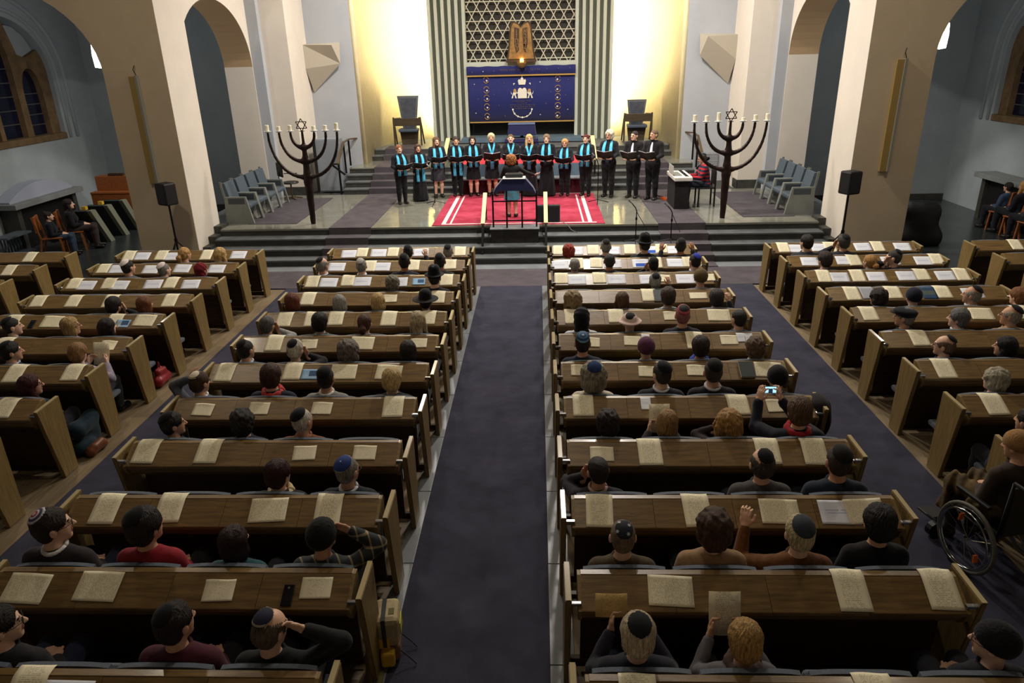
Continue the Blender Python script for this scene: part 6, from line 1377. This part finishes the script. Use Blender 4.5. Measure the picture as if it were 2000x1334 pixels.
MB().box(-.2, .2, -.2, .2, .42, .46, .015).obj('seat', BLACK, sc2); MB().box(-.19, .19, -.21, -.17, .52, .86, .02).obj('backrest', BLACK, sc2)
for sx in (-1, 1):
    MB().bar((sx*.19, .18, 0), (sx*.19, .18, .43), .035, .035, up=(0, 1, 0)).obj('leg', BLACK, sc2); MB().bar((sx*.19, -.2, 0), (sx*.19, -.19, .82), .035, .035, up=(0, 1, 0)).obj('leg', BLACK, sc2)
P_ = proto('keys', hz=.53, tl=.43, lh='keys', rh='keys', head=(0, -16, 0), HS=1.0, lean=.06)
person(P_, (4.0, 17.5, ST), math.pi/2, 'keyboard player in red and navy striped jumper', 'person', None, .96, False, SKIN, [('crop', (60, 50, 44)), ('kippah', (60, 76, 92))], (28, 34, 56), (34, 40, 52), topname='jumper', pat='stripe', glasses=True)
# violin on the floor
vi = empty('violin', (3.22, 18.25, ST+.012), .5); tag(vi, 'orange violin lying on the stage beside the keyboard', 'violin')
def vio(t): return [(.105*math.cos(a)*(1-.28*math.exp(-((math.sin(a)-.05)/.22)**2))*(1.0 if math.sin(a) < 0 else .84), .18*math.sin(a)) for a in np.linspace(0, 2*math.pi, 33)[:-1]]
MB().prism(vio(0), 'z', 0, .045).obj('body', mat('violin_varnish', (206, 84, 30), .25, coat=.5), vi); MB().box(-.012, .012, .12, .34, .03, .055).obj('neck', BLACK, vi); MB().box(-.03, .03, -.1, -.08, .045, .07).obj('bridge', GOLDW, vi); MB().lathe([(.0, 0), (.02, 0), (.02, .03), (0, .03)], (0, .36, .03), 10).obj('scroll', BLACK, vi)

# ================================================================== SIDE ROOMS
def wchair(x, y, rz, lab, m=ORANGEW):
    r = empty('wooden_chair', (x, y, 0), rz); tag(r, lab, 'chair', 'orange wooden chairs in the side rooms')
    MB().box(-.21, .21, -.2, .22, .43, .46, .01).obj('seat', m, r); MB().prism([(-.21, .6), (.21, .6), (.2, .95), (-.2, .95)], 'y', -.27, -.245).obj('backrest', m, r)
    for s in (-1, 1):
        MB().bar((s*.19, .2, 0), (s*.19, .17, .43), .04, .035, up=(0, 1, 0)).obj('leg', m, r); MB().bar((s*.19, -.3, 0), (s*.19, -.19, .45), .04, .035, up=(0, 1, 0)).obj('leg', m, r); MB().bar((s*.19, -.19, .42), (s*.19, -.28, .95), .04, .03, up=(0, 1, 0)).obj('back_post', m, r)
    MB().bar((-.19, .17, .38), (.19, .17, .38), .03, .05).obj('apron', m, r)
    return r
wchair(-11.12, 15.72, -1.2, 'orange wooden chair under the short haired seated child on the left'); wchair(-11.0, 16.32, -1.15, 'orange wooden chair under the long haired seated person on the left'); 
P_ = proto('girl', hz=.50, tl=.40, lh='lap', rh='lap', head=(0, 4, 0), HS=1.0, fem=True)
person(P_, (-11.12, 15.72, 0), -1.2, 'seated child in black T-shirt and jeans on a wooden chair', 'person', None, .84, False, SKIN2, [('bun', (40, 28, 24))], (16, 18, 26), (44, 58, 78), topname='t_shirt')
person(P_, (-11.0, 16.32, 0), -1.15, 'seated person in black top and brown trousers, hands folded', 'person', None, .98, False, SKIN2, [('long', (34, 22, 20))], (18, 18, 24), (50, 38, 38), topname='top')
# fireplaces
for s, lab in ((0, 'left'), (1, 'right')):
    f = (lambda x: x) if s == 0 else mx
    r = empty('fireplace', (f(-12.59), 17.35, 0)); tag(r, f'dark fireplace with stone mantel in the {lab} side room', 'fireplace', 'fireplaces in the side rooms')
    D = 1 if s == 0 else -1
    def fb(x0, x1, *a_): x0, x1 = sorted((D*x0, D*x1)); return MB().box(x0, x1, *a_)
    fb(.0, .55, -1.32, 1.32, 1.0, 1.12, .01).obj('mantel', mat('grey_mantel', (118, 122, 122), .6, noise=(3, .1)), r); fb(.0, .42, -1.15, -1.0, 0, 1.0).obj('pier', STEPD, r); fb(.0, .42, 1.0, 1.15, 0, 1.0).obj('pier', STEPD, r); fb(.0, .3, -1.0, 1.0, 0, 1.0).obj('opening', BLACK, r)
    if s == 0:
        hood = [(y, 1.12+.36*math.cos((y)/1.25*math.pi/2)**.8) for y in np.linspace(-1.2, 1.2, 17)]+[(1.2, 1.12), (-1.2, 1.12)]
        MB().prism(hood[:17]+[(1.2, 1.11), (-1.2, 1.11)], 'x', .02, .34).obj('hood', mat('pale_hood', (150, 156, 172), .7), r)
# radiator, stacked desk panels and harmonium on the left
ra = empty('metal_rack', (-12.0, 15.75, 0)); tag(ra, 'low grey metal rack below the left fireplace', 'rack')
for i in range(8): MB().bar((-.25, i*.1-.3, .05), (-.25, i*.1-.3, .48), .03, .03, up=(0, 1, 0)).obj('bar', mat('grey_rack', (84, 92, 100), .5), ra)
MB().box(-.3, .05, -.36, .46, .46, .5).obj('top', mat('grey_rack', (84, 92, 100), .5), ra); MB().box(-.3, .05, -.36, .46, .02, .06).obj('base', mat('grey_rack', (84, 92, 100), .5), ra)
PANF = mat('dark_green_felt', (34, 44, 44), .9); PANE = mat('pale_wood_edge', (120, 122, 106), .6)
for i in range(3):
    r = empty('display_panel', (-10.74+.02*i, 16.95+i*.66, 0)); tag(r, f'tilted dark display panel with pale edge, {ORD[i+1]} from the seated pair', 'panel', 'tilted display panels in the left side room')
    MB().prism([(.12, 0), (.30, 0), (-.22, .86), (-.42, .86)], 'x', -.44, .02).obj('panel', PANF, r); MB().prism([(.30, 0), (.12, 0), (-.42, .87), (-.22, .87)][::-1], 'x', .02, .12).obj('edge', PANE, r)
    if i < 2: MB().box(-.2, -.1, -.25, -.15, .86, .94).obj('clamp', mat('yellow_plastic', (196, 160, 50), .5), r)
hm = empty('harmonium', (-11.25, 18.75, 0)); tag(hm, 'orange wooden harmonium against the back of the left room', 'harmonium')
MB().box(-.5, .55, -.28, .3, .55, .95, .01).obj('body', ORANGEW, hm); MB().box(-.46, .5, -.02, .3, .95, 1.35, .01).obj('cabinet', ORANGEW, hm); MB().box(-.5, .55, -.3, -.05, .93, .98, .01).obj('lid', ORANGEW, hm)
for s in (-1, 1): MB().box(s*.45-.05+.02, s*.45+.05+.02, -.26, .28, 0, .55).obj('leg', OAKD, hm)
MB().box(-.1, .3, .0, .1, 1.35, 1.42, .01).obj('book_ledge', OAKD, hm)
# black covered case by the right pillar
cv = [ell((0, 0, .45), (.42, .3, .5), k=.05), cap((-.25, 0, .15), (.25, 0, .15), .3, .3, .1), cap((-.25, 0, .75), (.22, 0, .72), .22, .22, .1)]
o = inst('covered_case', npmesh('covered_case', [sdf(cv, .025, lambda X, Y, Z: .012*n3(X, Y, Z, 9, 1), [((0, 0, 1), .0)])], [BLACK]), None, (8.35, 15.85, 0)); tag(o, 'bulky black cloth covered case behind the right pillar', 'covered case')
# three seated people on the right
for i, (x, y, rz, sc, hs, hcol, top, lab) in enumerate(((10.85, 16.95, .35, .92, ('short', (28, 22, 22)), None, (52, 70, 96), 'seated person in blue grey shirt by the right fireplace'), (10.85, 16.4, .3, 1.02, ('long', (176, 132, 76)), None, (24, 24, 34), 'seated person in dark dress beside the blue shirt, right side room'), (10.8, 15.8, .3, .98, ('short', (40, 32, 28)), None, (34, 36, 44), 'seated person nearest the pews in the right side room'))):
    P_ = proto('girl', hz=.50, tl=.40)
    person(P_, (x, y, 0), rz, lab, 'person', None, sc, False, SKIN, [hs], top, (22, 24, 32), topname='top')
    wchair(x, y, rz, f'wooden chair, {ORD[i+1]} from the right fireplace, under a seated person')
# rust curtain pole inside the right arch
r = empty('furled_banner', (8.2, 18.6, 0)); tag(r, 'furled rust red banner on a pole inside the right arch', 'banner')
MB().tube([(0, 0, 0), (0, 0, 2.4)], .02, 8).obj('pole', OAKD, r); MB().tube([(0, 0, .2), (.02, 0, 1.2), (0, 0, 2.3)], [.16, .1, .05], 12).obj('cloth', mat('rust_cloth', (120, 56, 36), .8, noise=(9, .3, (6, 6, 1))), r, smooth=True)

# ================================================================== IN THE AISLES
wc = empty('wheelchair', (3.83, 5.06, .016), .22); tag(wc, 'black wheelchair with chrome wheels in the right aisle', 'wheelchair')
WG = mat('grey_tyre', (92, 90, 82), .7); REF = mat('orange_reflector', (230, 110, 30), .4)
for s in (-1, 1):
    wr_ = empty('drive_wheel', (s*.33, 0, .3)); wr_.parent = wc
    MB().tube([(0, .29*math.cos(a), .29*math.sin(a)) for a in np.linspace(0, 2*math.pi, 37)], .016, 8, cap=False).obj('tyre', WG, wr_, True); MB().tube([(0, .262*math.cos(a), .262*math.sin(a)) for a in np.linspace(0, 2*math.pi, 37)], .008, 8, cap=False).obj('rim', CHROME, wr_, True); MB().tube([(s*.035, .25*math.cos(a), .25*math.sin(a)) for a in np.linspace(0, 2*math.pi, 37)], .008, 8, cap=False).obj('hand_rim', CHROME, wr_, True)
    b = MB()
    for k in range(14): a = k*2*math.pi/14; b.tube([(0, .02*math.cos(a+1), .02*math.sin(a+1)), (0, .258*math.cos(a), .258*math.sin(a))], .0022, 5)
    b.obj('spokes', CHROME, wr_); MB().tube([(-.03, 0, 0), (.03, 0, 0)], .022, 10).obj('hub', CHROME, wr_)
    for a in (.9, 3.7): MB().bar((0, .15*math.cos(a), .15*math.sin(a)), (0, .2*math.cos(a+.25), .2*math.sin(a+.25)), .012, .04, up=(1, 0, 0)).obj('reflector', REF, wr_)
    MB().tube([(s*.24, .38, .08), (s*.24, .44, .08)], .07, 12).obj('caster', BLACK, wc); MB().tube([(s*.25, -.22, .95), (s*.25, -.2, .4), (s*.25, .3, .42), (s*.22, .42, .15), (s*.2, .55, .12)], .013, 8).obj('frame_tube', BLACKM, wc, True); MB().box(s*.27-.02, s*.27+.02, -.1, .25, .62, .65, .01).obj('armrest', BLACK, wc); MB().tube([(s*.25, -.22, .95), (s*.25, -.34, .95)], .016, 8).obj('push_handle', BLACK, wc); MB().box(s*.12-.08, s*.12+.08, .5, .68, .1, .12, .01).obj('footrest', BLACK, wc)
MB().box(-.24, .24, -.2, .25, .42, .46, .015).obj('seat', BLACK, wc); MB().box(-.24, .24, -.23, -.2, .46, .9, .012).obj('backrest', BLACK, wc)
P_ = proto('wheel', hz=.55, tl=.42, lh='lap', rh='lap', head=(18, -8, 0), HS=1.05, lean=.03)
o = person(P_, (3.83, 5.06, .016), .22, 'wheelchair user in dark coat and beige cap, blanket over the legs', 'person', None, .92, False, SKIN, [('knit', (150, 112, 70))], (58, 46, 40), (24, 24, 28))
BLK_ = cloth((70, 52, 36), pat=None); BLP = mat('brown_plaid_blanket', (62, 46, 34), .9, noise=(8, .6, (1, 1, 1)), col2=(104, 84, 44))
bl = [cap((s*.1, .0, .58), (s*.12, .46, .6), .105, .09, .06) for s in (-1, 1)]+[cap((-.2, .1, .56), (.2, .1, .56), .09, .09, .08), cap((-.13, .47, .58), (-.14, .5, .3), .085, .07, .05), cap((.13, .47, .58), (.14, .5, .3), .085, .07, .05)]
q = inst('blanket', npmesh('blanket', [sdf(bl, .0125, lambda X, Y, Z: .012*np.sin(X*38+9*np.sin(Y*7))+.006*n3(X, Y, Z, 30, 1), [((0, 0, 1), .27)])], [BLP]), o)
# camera bag hanging at the pew end
bg = empty('camera_bag', (-1.12, 4.02, .016), .12); tag(bg, 'beige and yellow camera bag standing by a pew end', 'bag')
BEI = mat('beige_canvas', (172, 156, 122), .85, noise=(12, .15)); YEL = mat('yellow_nylon', (206, 164, 40), .7)
MB().box(-.09, .09, -.12, .12, .14, .38, .045).obj('body', BEI, bg, smooth=False); MB().box(-.095, .095, -.125, .125, .3, .4, .04).obj('lid', BEI, bg); MB().box(-.08, .085, -.11, .1, .0, .15, .03).obj('lower_pouch', mat('brown_canvas', (120, 92, 70), .85), bg); MB().box(-.05, .05, -.18, -.1, .02, .15, .02).obj('yellow_pouch', YEL, bg); MB().box(-.07, .02, -.128, -.12, .15, .24, .004).obj('yellow_flap', YEL, bg)
MB().box(-.03, .0, -.131, .1, .16, .408, .004).obj('dark_strap', mat('grey_strap', (52, 56, 58), .8), bg); MB().box(.088, .098, -.05, .08, .2, .3, .004).obj('yellow_trim', mat('lime_trim', (196, 196, 60), .6), bg); MB().box(.02, .06, -.06, -.0, .399, .403).obj('patch', mat('olive_patch', (96, 92, 40), .7), bg)
ribbon('carry_strap', [(-.1, -.1, .3), (-.14, -.2, .15), (-.12, -.3, .03), (-.1, -.4, .012), (-.06, -.36, .014), (-.05, -.2, .02)], (1, .2, 0), .035, mat('tan_strap', (110, 100, 60), .8), bg, .004)
for y_ in (-.1, .06): MB().tube([(.09, y_, .1), (.15, y_-.02, .05), (.2, y_-.05, .012)], .006, 6).obj('loose_strap', mat('grey_strap', (52, 56, 58), .8), bg)
# red bag beside a left block pew
RB = [cap((-.04, -.1, .08), (-.04, .11, .08), .08, .075, .03), cap((-.04, -.06, .2), (-.04, .07, .19), .05, .045, .05), cap((-.04, -.05, .2), (-.04, .0, .32), .012, .012, .01), cap((-.04, .05, .2), (-.04, .0, .32), .012, .012, .01)]
o = inst('red_bag', npmesh('red_bag', [sdf(RB, .0125, lambda X, Y, Z: .006*n3(X, Y, Z, 25, 1), [((0, 0, 1), 0.0)])], [mat('red_leather', (140, 34, 40), .45)]), None, (-5.12, 8.7, .016)); tag(o, 'dark red handbag on the floor at a left block pew end', 'bag')
o = inst('coat_heap', npmesh('coat_heap', [sdf([cap((0, -.1, .3), (.02, .16, .34), .1, .08, .05), ell((.0, .12, .2), (.09, .12, .2), k=.06), ell((.0, -.06, .1), (.12, .16, .1), k=.05)], .0125, lambda X, Y, Z: .015*n3(X, Y, Z, 18, 1), [((0, 0, 1), 0.0)])], [cloth((24, 44, 54))]), None, (-5.16, 6.95, .016)); tag(o, 'dark teal coat heaped on the end seat of a left pew', 'coat')
hbg = [cap((-.05, -.1, .06), (-.03, .1, .06), .06, .055, .03), cap((-.02, -.06, .1), (-.02, .06, .1), .045, .04, .03)]
o = inst('brown_bag', npmesh('brown_bag', [sdf(hbg, .0125, lambda X, Y, Z: .006*n3(X, Y, Z, 25, 1), [((0, 0, 1), 0.0)])], [mat('brown_leather', (112, 62, 36), .5)]), None, (-4.98, 6.9, .016)); tag(o, 'small brown leather bag on the floor by the left aisle', 'bag')
# dark coat hung over a pew end at the right aisle
o = inst('dark_coat', npmesh('dark_coat', [sdf([ell((0, 0, .82), (.1, .15, .1), k=.05), ell((.06, .0, .66), (.06, .13, .2), k=.05)], .0125, lambda X, Y, Z: .012*n3(X, Y, Z, 18, 1))], [cloth((26, 22, 28))]), None, (2.76, 6.42, .0)); tag(o, 'dark coat hanging over a pew end beside the right aisle', 'coat')
# ceiling lamp bodies
for i, p in enumerate(NAVE_LAMPS+BACK_LAMPS+STAGE_LAMPS):
    o = MB().lathe([(.0, .12), (.3, .12), (.34, .02), (.33, .0), (.3, .02), (.28, .1), (0, .1)], (0, 0, 0), 28).obj('ceiling_lamp', PLASTER, None, True, loc=(p[0], p[1], p[2]+.02)); tag(o, f'round white ceiling lamp, {ORD[i+1]} of the ring above the nave', 'lamp', 'ceiling lamps'); MB().tube([(0, 0, .12), (0, 0, TOP-p[2]-.02)], .012, 8).obj('rod', BLACKM, o)
